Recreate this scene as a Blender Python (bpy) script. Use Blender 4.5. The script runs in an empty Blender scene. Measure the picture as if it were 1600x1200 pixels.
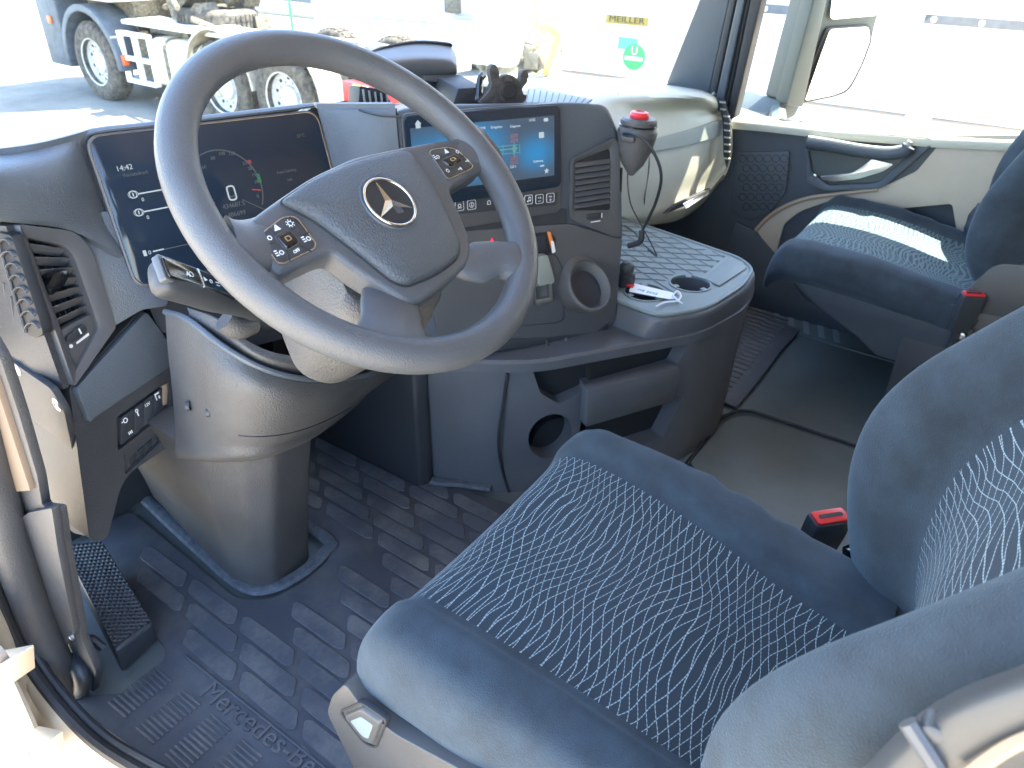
import bpy, bmesh, math, random
from mathutils import Vector, Matrix, noise
random.seed(7)
SC = bpy.context.scene
COL = SC.collection
R_ = math.radians

# ------------------------------------------------------------------ camera
F_PX = 1150.0
_Y = Vector((-2000.0, -770.0, F_PX)).normalized()
_D = 50.0
_V = (F_PX * F_PX + 2000.0 * _D) / 770.0
_Z = -Vector((-_D, _V, F_PX)).normalized()
_X = _Y.cross(_Z).normalized()
_Y = _Z.cross(_X)
CAM = Vector((0.0, 0.0, 1.15))
RM = Matrix((_X, _Y, _Z))                      # camera (right, down, forward) -> world
cd = bpy.data.cameras.new('camera')
cam = bpy.data.objects.new('camera', cd)
COL.objects.link(cam)
rt, up, bk = RM @ Vector((1, 0, 0)), RM @ Vector((0, -1, 0)), RM @ Vector((0, 0, -1))
m = Matrix((rt, up, bk)).transposed().to_4x4()
m.translation = CAM
cam.matrix_world = m
cd.sensor_width = 36.0
cd.lens = F_PX / 1600.0 * 36.0
cd.clip_start = 0.02
cd.clip_end = 600.0
cd.dof.use_dof = True
cd.dof.focus_distance = 0.92
cd.dof.aperture_fstop = 11.0
SC.camera = cam

# ------------------------------------------------------------------ world, sun, exposure
SUN_AZ, SUN_EL = 125.0, 63.0                    # azimuth clockwise from +Y (towards the passenger side, slightly behind)
w = bpy.data.worlds.new('World')
SC.world = w
w.use_nodes = True
nt = w.node_tree
sky = nt.nodes.new('ShaderNodeTexSky')
sky.sky_type = 'NISHITA'
sky.sun_disc = False
sky.sun_elevation = R_(SUN_EL)
sky.sun_rotation = R_(SUN_AZ)
bgn = nt.nodes['Background']
bgn.inputs['Strength'].default_value = 0.15
nt.links.new(sky.outputs[0], bgn.inputs['Color'])
sl = bpy.data.lights.new('sun', 'SUN')
sl.energy = 3.8
sl.angle = R_(0.5)
sl.color = (1.0, 0.93, 0.80)
so = bpy.data.objects.new('sun', sl)
COL.objects.link(so)
az, el = R_(SUN_AZ), R_(SUN_EL)
sd = Vector((math.sin(az) * math.cos(el), math.cos(az) * math.cos(el), math.sin(el)))
so.rotation_euler = sd.to_track_quat('Z', 'Y').to_euler()
so.location = (6, -3, 9)
SC.view_settings.view_transform = 'Standard'
SC.view_settings.look = 'None'
SC.view_settings.gamma = 1.0
SC.view_settings.exposure = 3.55
SC.view_settings.use_curve_mapping = False
SC.cycles.max_bounces = 10
SC.cycles.diffuse_bounces = 5
SC.cycles.transparent_max_bounces = 12
SC.cycles.use_denoising = True
SC.cycles.sample_clamp_indirect = 8.0

# ------------------------------------------------------------------ geometry helpers
def ray(u, v):
    return RM @ Vector(((u - 800.0) / F_PX, (v - 600.0) / F_PX, 1.0))
def onx(u, v, x): d = ray(u, v); return CAM + d * ((x - CAM.x) / d.x)
def ony(u, v, y): d = ray(u, v); return CAM + d * ((y - CAM.y) / d.y)
def onz(u, v, z): d = ray(u, v); return CAM + d * ((z - CAM.z) / d.z)

class Fr:
    """a plane standing in the place: origin, right, up, outward normal"""
    def __init__(s, o, h, v):
        s.o = Vector(o); s.h = Vector(h).normalized(); s.v = Vector(v).normalized(); s.n = s.h.cross(s.v).normalized()
        s.v = s.n.cross(s.h)
    def P(s, a, b, c=0.0): return s.o + s.h * a + s.v * b + s.n * c
    def px(s, u, v, c=0.0):
        d = ray(u, v); o = s.o + s.n * c
        q = CAM + d * ((o - CAM).dot(s.n) / d.dot(s.n)) - o
        return (q.dot(s.h), q.dot(s.v))
    def pxs(s, pts, c=0.0): return [s.px(u, v, c) for u, v in pts]
    def rot(s, ang, a=0, b=0, c=0):
        h = s.h * math.cos(ang) + s.v * math.sin(ang)
        v = -s.h * math.sin(ang) + s.v * math.cos(ang)
        return Fr(s.P(a, b, c), h, v)
def yawtilt(o, yaw, tilt):
    y, t = R_(yaw), R_(tilt)
    return Fr(o, (math.cos(y), -math.sin(y), 0), (math.sin(y) * math.sin(t), math.cos(y) * math.sin(t), math.cos(t)))
GZ = Fr((0, 0, 0), (1, 0, 0), (0, 1, 0))

def rnd(pts, r, seg=5):
    """round the corners of a 2D polygon; r number or list; always seg+1 points a corner"""
    n = len(pts); out = []
    for i in range(n):
        p0, p1, p2 = Vector(pts[i - 1]), Vector(pts[i]), Vector(pts[(i + 1) % n])
        ri = r[i] if isinstance(r, (list, tuple)) else r
        a, b = p0 - p1, p2 - p1
        la, lb = a.length, b.length
        a.normalize(); b.normalize()
        d = min(ri, la * .48, lb * .48)
        s, e = p1 + a * d, p1 + b * d
        for k in range(seg + 1):
            t = k / seg
            out.append(tuple((1 - t) ** 2 * s + 2 * t * (1 - t) * p1 + t * t * e))
    return out
def cr(p0, p1, p2, p3, t):
    t2, t3 = t * t, t * t * t
    return 0.5 * ((2 * p1) + (-p0 + p2) * t + (2 * p0 - 5 * p1 + 4 * p2 - p3) * t2 + (-p0 + 3 * p1 - 3 * p2 + p3) * t3)
def spline(pts, k=6, closed=False):
    pts = [Vector(p) for p in pts]; n = len(pts); out = []
    if closed:
        for i in range(n):
            for j in range(k): out.append(cr(pts[i - 1], pts[i], pts[(i + 1) % n], pts[(i + 2) % n], j / k))
        return out
    for i in range(n - 1):
        a = pts[i - 1] if i else pts[0] * 2 - pts[1]
        d = pts[i + 2] if i + 2 < n else pts[-1] * 2 - pts[-2]
        for j in range(k): out.append(cr(a, pts[i], pts[i + 1], d, j / k))
    out.append(pts[-1])
    return out
def circle2(a, b, r, n=32, ry=None, rot=0.0):
    ry = ry or r; o = []
    for i in range(n):
        t = 2 * math.pi * i / n; x, y = r * math.cos(t), ry * math.sin(t)
        o.append((a + x * math.cos(rot) - y * math.sin(rot), b + x * math.sin(rot) + y * math.cos(rot)))
    return o

class MB:
    def __init__(s): s.v = []; s.f = []; s.uv = {}
    def add(s, vs, fs):
        o = len(s.v); s.v += [tuple(x) for x in vs]; s.f += [tuple(i + o for i in f) for f in fs]; return s
    def box(s, fr, a0, a1, b0, b1, c0, c1):
        P = [fr.P(a, b, c) for c in (c0, c1) for b in (b0, b1) for a in (a0, a1)]
        return s.add(P, [(0, 2, 3, 1), (4, 5, 7, 6), (0, 1, 5, 4), (2, 6, 7, 3), (0, 4, 6, 2), (1, 3, 7, 5)])
    def poly(s, fr, pts, c0, c1, scale_top=None):
        n = len(pts); top = pts
        if scale_top:
            cx = sum(p[0] for p in pts) / n; cy = sum(p[1] for p in pts) / n
            top = [(cx + (p[0] - cx) * scale_top, cy + (p[1] - cy) * scale_top) for p in pts]
        A = [fr.P(a, b, c0) for a, b in pts]; B = [fr.P(a, b, c1) for a, b in top]
        return s.add(A + B, [tuple(range(n))[::-1], tuple(range(n, 2 * n))] + [(i, (i + 1) % n, n + (i + 1) % n, n + i) for i in range(n)])
    def prism(s, P, vec):
        n = len(P); P = [Vector(p) for p in P]; vec = Vector(vec)
        return s.add(P + [p + vec for p in P], [tuple(range(n))[::-1], tuple(range(n, 2 * n))] + [(i, (i + 1) % n, n + (i + 1) % n, n + i) for i in range(n)])
    def ring(s, fr, out, inn, c0, c1, ci=None):
        """frame between two outlines of equal point count; ci lowers the inner top edge (a chamfer)"""
        n = len(out); ci = c1 if ci is None else ci
        V = [fr.P(a, b, c0) for a, b in out] + [fr.P(a, b, c0) for a, b in inn] + [fr.P(a, b, c1) for a, b in out] + [fr.P(a, b, ci) for a, b in inn]
        F = []
        for i in range(n):
            j = (i + 1) % n
            F += [(i, j, 2 * n + j, 2 * n + i), (2 * n + i, 2 * n + j, 3 * n + j, 3 * n + i), (3 * n + i, 3 * n + j, n + j, n + i), (n + i, n + j, j, i)]
        return s.add(V, F)
    def tube(s, pts, r, k=6, seg=10, closed=False, flat=1.0, updir=None, raw=False):
        P = [Vector(p) for p in pts] if raw else spline(pts, k, closed)
        n = len(P)
        rr = r if callable(r) else (lambda t: r)
        t0 = (P[1] - P[0]).normalized()
        nrm = Vector(updir) if updir else (Vector((0, 0, 1)) if abs(t0.z) < .9 else Vector((1, 0, 0)))
        V = []; F = []
        for i in range(n):
            if closed: t = (P[(i + 1) % n] - P[i - 1])
            else: t = (P[min(i + 1, n - 1)] - P[max(i - 1, 0)])
            if t.length < 1e-9: t = t0.copy()
            t.normalize()
            nrm = (nrm - t * nrm.dot(t))
            if nrm.length < 1e-6: nrm = t.orthogonal()
            nrm.normalize(); b = t.cross(nrm); q = rr(i / max(n - 1, 1))
            for j in range(seg):
                a = 2 * math.pi * j / seg
                V.append(P[i] + nrm * (math.cos(a) * q * flat) + b * (math.sin(a) * q))
        m_ = n if closed else n - 1
        for i in range(m_):
            for j in range(seg):
                F.append((i * seg + j, i * seg + (j + 1) % seg, ((i + 1) % n) * seg + (j + 1) % seg, ((i + 1) % n) * seg + j))
        if not closed: F += [tuple(range(seg))[::-1], tuple(range((n - 1) * seg, n * seg))]
        return s.add(V, F)
    def loft(s, rings, cap=True, closed=True):
        n = len(rings[0]); V = [p for r in rings for p in r]; F = []
        for i in range(len(rings) - 1):
            for j in range(n if closed else n - 1):
                F.append((i * n + j, i * n + (j + 1) % n, (i + 1) * n + (j + 1) % n, (i + 1) * n + j))
        if cap: F += [tuple(range(n))[::-1], tuple(range((len(rings) - 1) * n, len(rings) * n))]
        return s.add(V, F)
    def lathe(s, fr, prof, seg=32, capb=True, capt=True):
        """profile (radius, height along the frame's normal)"""
        return s.loft([[fr.P(r * math.cos(2 * math.pi * j / seg), r * math.sin(2 * math.pi * j / seg), h) for j in range(seg)] for r, h in prof], cap=False).caps(seg, len(prof), capb, capt)
    def caps(s, seg, n, a, b):
        o = len(s.v) - seg * n
        if a: s.f.append(tuple(o + i for i in range(seg))[::-1])
        if b: s.f.append(tuple(o + (n - 1) * seg + i for i in range(seg)))
        return s
    def sphere(s, c, r, n=12, m_=8, sc=(1, 1, 1)):
        c = Vector(c); rg = []
        for i in range(1, m_):
            a = math.pi * i / m_ - math.pi / 2
            rg.append([c + Vector((math.cos(a) * math.cos(2 * math.pi * j / n) * r * sc[0], math.cos(a) * math.sin(2 * math.pi * j / n) * r * sc[1], math.sin(a) * r * sc[2])) for j in range(n)])
        return s.loft(rg)
    def grid(s, rows, ku=5, kv=5):
        """smooth surface through a net of points"""
        rr = [spline(r, ku) for r in rows]
        colz = [spline([r[j] for r in rr], kv) for j in range(len(rr[0]))]
        nu, nv = len(colz), len(colz[0])
        V = [colz[i][j] for i in range(nu) for j in range(nv)]
        F = [(i * nv + j, i * nv + j + 1, (i + 1) * nv + j + 1, (i + 1) * nv + j) for i in range(nu - 1) for j in range(nv - 1)]
        return s.add(V, F)
    def text(s, fr, t, a, b, size, c=0.001, ang=0.0, depth=0.0004, align='LEFT', sx=1.0):
        cu = bpy.data.curves.new('t', 'FONT'); cu.body = t; cu.size = size; cu.align_x = align; cu.extrude = depth; cu.resolution_u = 3
        ob = bpy.data.objects.new('t', cu); COL.objects.link(ob)
        dg = bpy.context.evaluated_depsgraph_get()
        me = bpy.data.meshes.new_from_object(ob.evaluated_get(dg))
        ca, sa = math.cos(ang), math.sin(ang)
        V = [fr.P(a + v.co.x * sx * ca - v.co.y * sa, b + v.co.x * sx * sa + v.co.y * ca, c + v.co.z) for v in me.vertices]
        s.add(V, [tuple(p.vertices) for p in me.polygons])
        bpy.data.objects.remove(ob); bpy.data.curves.remove(cu); bpy.data.meshes.remove(me)
        return s
    def build(s, name, mat, parent=None, bevel=0.0, seg=2, smooth=True, angle=38, solid=0.0, cut=None, sub=0, off=-1, weld=True):
        me = bpy.data.meshes.new(name); me.from_pydata(s.v, [], s.f)
        bm = bmesh.new(); bm.from_mesh(me)
        if weld and not s.uv: bmesh.ops.remove_doubles(bm, verts=bm.verts, dist=1e-6)
        if not solid: bmesh.ops.recalc_face_normals(bm, faces=bm.faces)
        if bevel:
            ed = [e for e in bm.edges if len(e.link_faces) == 2 and e.calc_face_angle(0) > R_(28)]
            bmesh.ops.bevel(bm, geom=ed, offset=bevel, segments=seg, affect='EDGES', profile=.5, clamp_overlap=True)
        bm.to_mesh(me); bm.free()
        o = bpy.data.objects.new(name, me); COL.objects.link(o)
        if solid:
            md = o.modifiers.new('s', 'SOLIDIFY'); md.thickness = solid; md.offset = off; md.use_even_offset = False
        if cut:
            cu = []
            for k, c in enumerate(cut):
                cm = bpy.data.meshes.new('c'); cm.from_pydata(c.v, [], c.f)
                b2 = bmesh.new(); b2.from_mesh(cm); bmesh.ops.remove_doubles(b2, verts=b2.verts, dist=1e-6); bmesh.ops.recalc_face_normals(b2, faces=b2.faces); b2.to_mesh(cm); b2.free()
                co = bpy.data.objects.new('c', cm); COL.objects.link(co); cu.append(co)
                md = o.modifiers.new('b%d' % k, 'BOOLEAN'); md.object = co; md.operation = 'DIFFERENCE'; md.solver = 'EXACT'
        if solid or cut:
            dg = bpy.context.evaluated_depsgraph_get(); dg.update()
            nm = bpy.data.meshes.new_from_object(o.evaluated_get(dg))
            o.modifiers.clear(); o.data = nm; me = nm; me.name = name
            if cut:
                for co in cu: bpy.data.objects.remove(co)
        if smooth:
            me.shade_smooth()
            try: me.set_sharp_from_angle(angle=R_(angle))
            except Exception: pass
        if sub:
            md = o.modifiers.new('sub', 'SUBSURF'); md.levels = sub; md.render_levels = sub
        me.materials.clear(); me.materials.append(mat)
        if s.uv:
            ul = me.uv_layers.new(name='UVMap')
            for p in me.polygons:
                for li in p.loop_indices: ul.data[li].uv = s.uv.get(me.loops[li].vertex_index % len(s.v), (0, 0))
        if parent:
            o.parent = parent
            if parent.type == 'EMPTY': o.matrix_parent_inverse = Matrix.Translation(-Vector(parent.location))
        return o

def thing(name, label, cat, loc=(0, 0, 0), group=None):
    o = bpy.data.objects.new(name, None); o.empty_display_size = .05; COL.objects.link(o)
    o['label'] = label; o['category'] = cat
    if group: o['group'] = group
    return o
def tag(o, label, cat, group=None):
    o['label'] = label; o['category'] = cat
    if group: o['group'] = group
    return o
def recentre(root, loc):
    """move an Empty to the foot of its thing without moving the parts"""
    loc = Vector(loc); root.location = loc
    for c in root.children: c.matrix_parent_inverse = Matrix.Translation(-loc)

# ------------------------------------------------------------------ materials
def mat(name, col, rough=.5, metal=0.0, bump=0.0, bscale=900.0, btype='noise', mottle=0.0, mscale=6.0, sheen=0.0, spec=.5, coat=0.0, emit=None, estr=0.0, col2=None, dist=.0006, sheencol=(.6, .75, .9)):
    m = bpy.data.materials.new(name); m.use_nodes = True; n = m.node_tree.nodes; l = m.node_tree.links
    b = n['Principled BSDF']
    b.inputs['Base Color'].default_value = (*col, 1); b.inputs['Roughness'].default_value = rough; b.inputs['Metallic'].default_value = metal
    b.inputs['Specular IOR Level'].default_value = spec
    if coat: b.inputs['Coat Weight'].default_value = coat
    if sheen:
        b.inputs['Sheen Weight'].default_value = sheen; b.inputs['Sheen Roughness'].default_value = .45; b.inputs['Sheen Tint'].default_value = (*sheencol, 1)
    if emit:
        b.inputs['Emission Color'].default_value = (*emit, 1); b.inputs['Emission Strength'].default_value = estr
    tc = n.new('ShaderNodeTexCoord')
    if mottle:
        t = n.new('ShaderNodeTexNoise'); t.inputs['Scale'].default_value = mscale; t.inputs['Detail'].default_value = 6; t.inputs['Roughness'].default_value = .65
        l.new(tc.outputs['Object'], t.inputs['Vector'])
        r = n.new('ShaderNodeValToRGB'); r.color_ramp.elements[0].position = .35; r.color_ramp.elements[1].position = .68
        c2 = col2 or tuple(min(1, c * (1 + mottle)) for c in col)
        r.color_ramp.elements[0].color = (*[c * (1 - mottle * .5) for c in col], 1); r.color_ramp.elements[1].color = (*c2, 1)
        l.new(t.outputs['Fac'], r.inputs[0]); l.new(r.outputs[0], b.inputs['Base Color'])
        mr = n.new('ShaderNodeMapRange'); mr.inputs['To Min'].default_value = max(0, rough - .08); mr.inputs['To Max'].default_value = min(1, rough + .12)
        l.new(t.outputs['Fac'], mr.inputs['Value']); l.new(mr.outputs[0], b.inputs['Roughness'])
    if bump:
        if btype == 'voronoi':
            t = n.new('ShaderNodeTexVoronoi'); t.feature = 'F1'
        else:
            t = n.new('ShaderNodeTexNoise'); t.inputs['Detail'].default_value = 3
        t.inputs['Scale'].default_value = bscale
        l.new(tc.outputs['Object'], t.inputs['Vector'])
        bp = n.new('ShaderNodeBump'); bp.inputs['Strength'].default_value = bump; bp.inputs['Distance'].default_value = dist
        l.new(t.outputs[0], bp.inputs['Height']); l.new(bp.outputs[0], b.inputs['Normal'])
    return m
# ================================================================== materials used
M = {}
M['dash'] = mat('dash soft grain', (.076, .092, .110), .42, bump=.7, bscale=380, dist=.0016, mottle=.12, mscale=9)
M['dashtrim'] = mat('dash trim grey', (.080, .083, .088), .38, bump=.3, bscale=900, mottle=.1)
M['plastic'] = mat('grained plastic', (.078, .077, .076), .42, bump=.9, bscale=420, dist=.0018, mottle=.18, mscale=7)
M['plastic_dark'] = mat('dark plastic', (.032, .036, .042), .42, bump=.4, bscale=700, mottle=.15)
M['gloss'] = mat('gloss black', (.006, .007, .009), .12, coat=.3)
M['glass_screen'] = mat('display glass', (.014, .024, .040), .08, spec=.5)
M['black'] = mat('matt black', (.016, .019, .023), .6)
M['pocket'] = mat('pocket shade black', (.012, .014, .017), .7, mottle=.2)
M['wheel'] = mat('steering wheel skin', (.074, .080, .088), .38, bump=.7, bscale=600, dist=.0010, mottle=.12, mscale=12)
M['airbag'] = mat('airbag cover skin', (.060, .070, .080), .42, bump=1.0, bscale=420, dist=.0016, mottle=.1)
M['chrome'] = mat('chrome', (.75, .74, .72), .14, metal=1)
M['alu'] = mat('satin metal', (.55, .55, .54), .32, metal=1)
M['white'] = mat('white print', (.75, .78, .8), .6)
M['red'] = mat('red plastic', (.60, .03, .035), .35)
M['beige'] = mat('beige soft plastic', (.42, .41, .33), .5, bump=.4, bscale=600, mottle=.08)
M['beigestrip'] = mat('grey green trim strip', (.24, .26, .23), .35, mottle=.06)
M['doorbeige'] = mat('door beige plastic', (.42, .355, .27), .55, bump=.3, bscale=600, mottle=.08)
M['doortan'] = mat('tan edge plastic', (.32, .235, .165), .5, mottle=.1)
M['inlay'] = mat('tan inlay', (.17, .125, .09), .6, bump=.3, bscale=600, mottle=.1)
M['sideplastic'] = mat('side plastic grey', (.042, .044, .048), .45, bump=.6, bscale=420, dist=.0014, mottle=.2)
M['doordark'] = mat('door dark plastic', (.045, .056, .068), .5, bump=.4, bscale=700, mottle=.12)
M['floor'] = mat('floor covering', (.090, .110, .112), .5, bump=.35, bscale=300, mottle=.25, mscale=4)
M['hatch'] = mat('floor hatch cover', (.105, .125, .124), .5, bump=.3, bscale=300, mottle=.2, mscale=5)
M['carpet'] = mat('carpet edge', (.085, .10, .12), .95, bump=1.0, bscale=260, dist=.003, mottle=.4, mscale=60)
M['bluegrey'] = mat('seat fabric blue velour', (.022, .033, .043), .9, bump=.7, bscale=600, dist=.0016, mottle=.5, mscale=16, sheen=.18, sheencol=(.55, .75, .9))
M['tray'] = mat('tray rubber light', (.17, .21, .21), .5, bump=.2, bscale=500, mottle=.1)
M['console'] = mat('console plastic', (.086, .093, .104), .42, bump=.5, bscale=600, mottle=.15)
M['cream'] = mat('cream body paint', (.46, .39, .29), .35, mottle=.12)
M['rubber'] = mat('rubber seal', (.020, .020, .021), .6, bump=.2, mottle=.2)
M['glow_white'] = mat('screen white', (.02, .02, .02), .5, emit=(.70, .85, .95), estr=.060)
M['glow_dim'] = mat('screen dim', (.02, .02, .02), .5, emit=(.45, .62, .75), estr=.014)
M['glow_red'] = mat('screen red', (.02, .01, .01), .5, emit=(.9, .08, .12), estr=.035)
M['glow_green'] = mat('screen green', (.01, .02, .01), .5, emit=(.05, .75, .35), estr=.02)
M['glow_cyan'] = mat('screen cyan', (.01, .02, .02), .5, emit=(.25, .75, .80), estr=.035)
M['glow_mauve'] = mat('screen mauve', (.02, .02, .02), .5, emit=(.45, .32, .50), estr=.03)

def fabric_pattern(name, base, thread, nu, nv, wav, width, bumpy=1.0):
    m = bpy.data.materials.new(name); m.use_nodes = True; n = m.node_tree.nodes; l = m.node_tree.links
    b = n['Principled BSDF']; b.inputs['Roughness'].default_value = .9; b.inputs['Sheen Weight'].default_value = .12
    b.inputs['Sheen Tint'].default_value = (.45, .65, .9, 1); b.inputs['Sheen Roughness'].default_value = .45
    tc = n.new('ShaderNodeTexCoord'); sp = n.new('ShaderNodeSeparateXYZ'); l.new(tc.outputs['UV'], sp.inputs[0])
    def M_(op, a, c=None, d=None):
        x = n.new('ShaderNodeMath'); x.operation = op
        for i, k in enumerate((a, c, d)):
            if k is None: continue
            if isinstance(k, (int, float)): x.inputs[i].default_value = k
            else: l.new(k, x.inputs[i])
        return x.outputs[0]
    U, V = sp.outputs[0], sp.outputs[1]
    nz = n.new('ShaderNodeTexNoise'); nz.inputs['Scale'].default_value = 5.0; nz.inputs['Detail'].default_value = 1.0; l.new(tc.outputs['UV'], nz.inputs['Vector'])
    nzo = M_('SUBTRACT', nz.outputs['Fac'], .5)
    dash = M_('GREATER_THAN', M_('SINE', M_('MULTIPLY', U, 420.0)), -.3)
    fams = []
    for sgn, f1, p1, f2, p2 in ((1, 11.0, .3, 17.0, 1.1), (-1, 9.5, 1.9, 14.0, .2)):
        s1 = M_('MULTIPLY', M_('SINE', M_('ADD', M_('MULTIPLY_ADD', U, f1, p1), M_('MULTIPLY', V, 4.0 * sgn))), wav)
        s2 = M_('MULTIPLY', M_('SINE', M_('ADD', M_('MULTIPLY_ADD', V, f2, p2), M_('MULTIPLY', U, 3.0))), wav * .55)
        x = M_('ADD', M_('MULTIPLY', V, nv), M_('ADD', s1, s2))
        x = M_('ADD', x, M_('MULTIPLY', U, sgn * nu))
        x = M_('ADD', x, M_('MULTIPLY', nzo, 1.2))
        d = M_('ABSOLUTE', M_('SUBTRACT', M_('FRACT', x), .5))
        fams.append(M_('LESS_THAN', d, width))
    mx = M_('MAXIMUM', fams[0], fams[1])
    mk = M_('MULTIPLY', mx, M_('MULTIPLY_ADD', dash, .55, .45))
    t = n.new('ShaderNodeTexNoise'); t.inputs['Scale'].default_value = 1200; l.new(tc.outputs['Object'], t.inputs['Vector'])
    mk2 = M_('MULTIPLY', mk, M_('MULTIPLY_ADD', t.outputs['Fac'], .9, .45))
    big = n.new('ShaderNodeTexNoise'); big.inputs['Scale'].default_value = 9; big.inputs['Detail'].default_value = 5; l.new(tc.outputs['Object'], big.inputs['Vector'])
    rp = n.new('ShaderNodeValToRGB'); rp.color_ramp.elements[0].color = (*[c * .75 for c in base], 1); rp.color_ramp.elements[1].color = (*[c * 1.4 for c in base], 1)
    l.new(big.outputs['Fac'], rp.inputs[0])
    mix = n.new('ShaderNodeMix'); mix.data_type = 'RGBA'; l.new(mk2, mix.inputs[0]); l.new(rp.outputs[0], mix.inputs[6]); mix.inputs[7].default_value = (*thread, 1)
    l.new(mix.outputs[2], b.inputs['Base Color'])
    bp = n.new('ShaderNodeBump'); bp.inputs['Strength'].default_value = .6 * bumpy; bp.inputs['Distance'].default_value = .0012
    l.new(M_('ADD', mx, M_('MULTIPLY', t.outputs['Fac'], .5)), bp.inputs['Height']); l.new(bp.outputs[0], b.inputs['Normal'])
    return m
M['insert'] = fabric_pattern('seat fabric with light thread lines', (.018, .029, .038), (.36, .44, .45), 7.0, 28.0, .55, .042)
M['insert2'] = fabric_pattern('seat fabric with dense light wave lines', (.022, .044, .052), (.13, .19, .19), 5.0, 30.0, 1.2, .16)

def glass(name, tint=(.97, .985, .98), dirt=0.0, dscale=60.0):
    m = bpy.data.materials.new(name); m.use_nodes = True; n = m.node_tree.nodes; l = m.node_tree.links
    n.remove(n['Principled BSDF']); out = n['Material Output']
    tr = n.new('ShaderNodeBsdfTransparent'); tr.inputs[0].default_value = (*tint, 1)
    gl = n.new('ShaderNodeBsdfGlossy'); gl.inputs['Roughness'].default_value = .02
    lw = n.new('ShaderNodeLayerWeight'); lw.inputs[0].default_value = .5
    fr = n.new('ShaderNodeMapRange'); fr.inputs['From Min'].default_value = .3; fr.inputs['From Max'].default_value = 1.0; fr.inputs['To Min'].default_value = .02; fr.inputs['To Max'].default_value = .14; l.new(lw.outputs['Facing'], fr.inputs['Value'])
    mx = n.new('ShaderNodeMixShader'); l.new(fr.outputs[0], mx.inputs[0]); l.new(tr.outputs[0], mx.inputs[1]); l.new(gl.outputs[0], mx.inputs[2])
    last = mx.outputs[0]
    if dirt:
        tc = n.new('ShaderNodeTexCoord'); t = n.new('ShaderNodeTexNoise'); t.inputs['Scale'].default_value = dscale; t.inputs['Detail'].default_value = 6; t.inputs['Roughness'].default_value = .7
        l.new(tc.outputs['Object'], t.inputs['Vector'])
        v = n.new('ShaderNodeTexVoronoi'); v.inputs['Scale'].default_value = 130; l.new(tc.outputs['Object'], v.inputs['Vector'])
        r2 = n.new('ShaderNodeMapRange'); r2.inputs['From Min'].default_value = .18; r2.inputs['From Max'].default_value = .08; r2.inputs['To Max'].default_value = 1.0; l.new(v.outputs['Distance'], r2.inputs['Value'])
        r = n.new('ShaderNodeMapRange'); r.inputs['From Min'].default_value = .5; r.inputs['From Max'].default_value = .75; r.inputs['To Max'].default_value = dirt; l.new(t.outputs['Fac'], r.inputs['Value'])
        mm = n.new('ShaderNodeMath'); mm.operation = 'MULTIPLY'; l.new(r.outputs[0], mm.inputs[0]); l.new(r2.outputs[0], mm.inputs[1])
        ad = n.new('ShaderNodeMath'); ad.operation = 'MULTIPLY_ADD'; ad.use_clamp = True; l.new(r.outputs[0], ad.inputs[0]); ad.inputs[1].default_value = .12; l.new(mm.outputs[0], ad.inputs[2])
        df = n.new('ShaderNodeBsdfDiffuse'); df.inputs[0].default_value = (.55, .55, .52, 1)
        m2 = n.new('ShaderNodeMixShader'); l.new(ad.outputs[0], m2.inputs[0]); l.new(last, m2.inputs[1]); l.new(df.outputs[0], m2.inputs[2]); last = m2.outputs[0]
    l.new(last, out.inputs[0])
    return m
M['pane'] = glass('window glass')
M['windshield'] = glass('windshield glass with dust specks', dirt=.55, dscale=3.0)

# ================================================================== outdoors
GROUND = -1.15
def ground_mat():
    m = mat('sunlit concrete yard', (.50, .41, .29), .9, bump=.5, bscale=40, dist=.01)
    n = m.node_tree.nodes; l = m.node_tree.links; b = n['Principled BSDF']
    tc = n.new('ShaderNodeTexCoord'); t = n.new('ShaderNodeTexNoise'); t.inputs['Scale'].default_value = .5; t.inputs['Detail'].default_value = 9; t.inputs['Roughness'].default_value = .7
    l.new(tc.outputs['Object'], t.inputs['Vector'])
    r = n.new('ShaderNodeValToRGB'); r.color_ramp.elements[0].color = (.44, .36, .25, 1); r.color_ramp.elements[1].color = (.58, .49, .37, 1); r.color_ramp.elements[0].position = .35; r.color_ramp.elements[1].position = .7
    l.new(t.outputs['Fac'], r.inputs[0]); l.new(r.outputs[0], b.inputs['Base Color'])
    return m
g = MB().box(Fr((0, 0, GROUND - .3), (1, 0, 0), (0, 1, 0)), -260, 260, -260, 260, 0, .3).build('ground', ground_mat(), smooth=False)
g['kind'] = 'structure'
gy = mat('shade toned grey gravel', (.15, .15, .13), .95, bump=.6, bscale=30, dist=.02, mottle=.35, mscale=1.2)  # gravel sheet toned dark so the shaded yard ground reads deeper
gv = MB(); gv.poly(Fr((0, 0, GROUND + .004), (1, 0, 0), (0, 1, 0)), rnd([(3.2, 4.5), (60, -40), (90, 30), (30, 60), (8, 30), (2.0, 16), (1.0, 9)], 3, 6), 0, .004)
gv = gv.build('shade_toned_gravel_yard', gy, None, smooth=False); gv['kind'] = 'structure'

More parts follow.
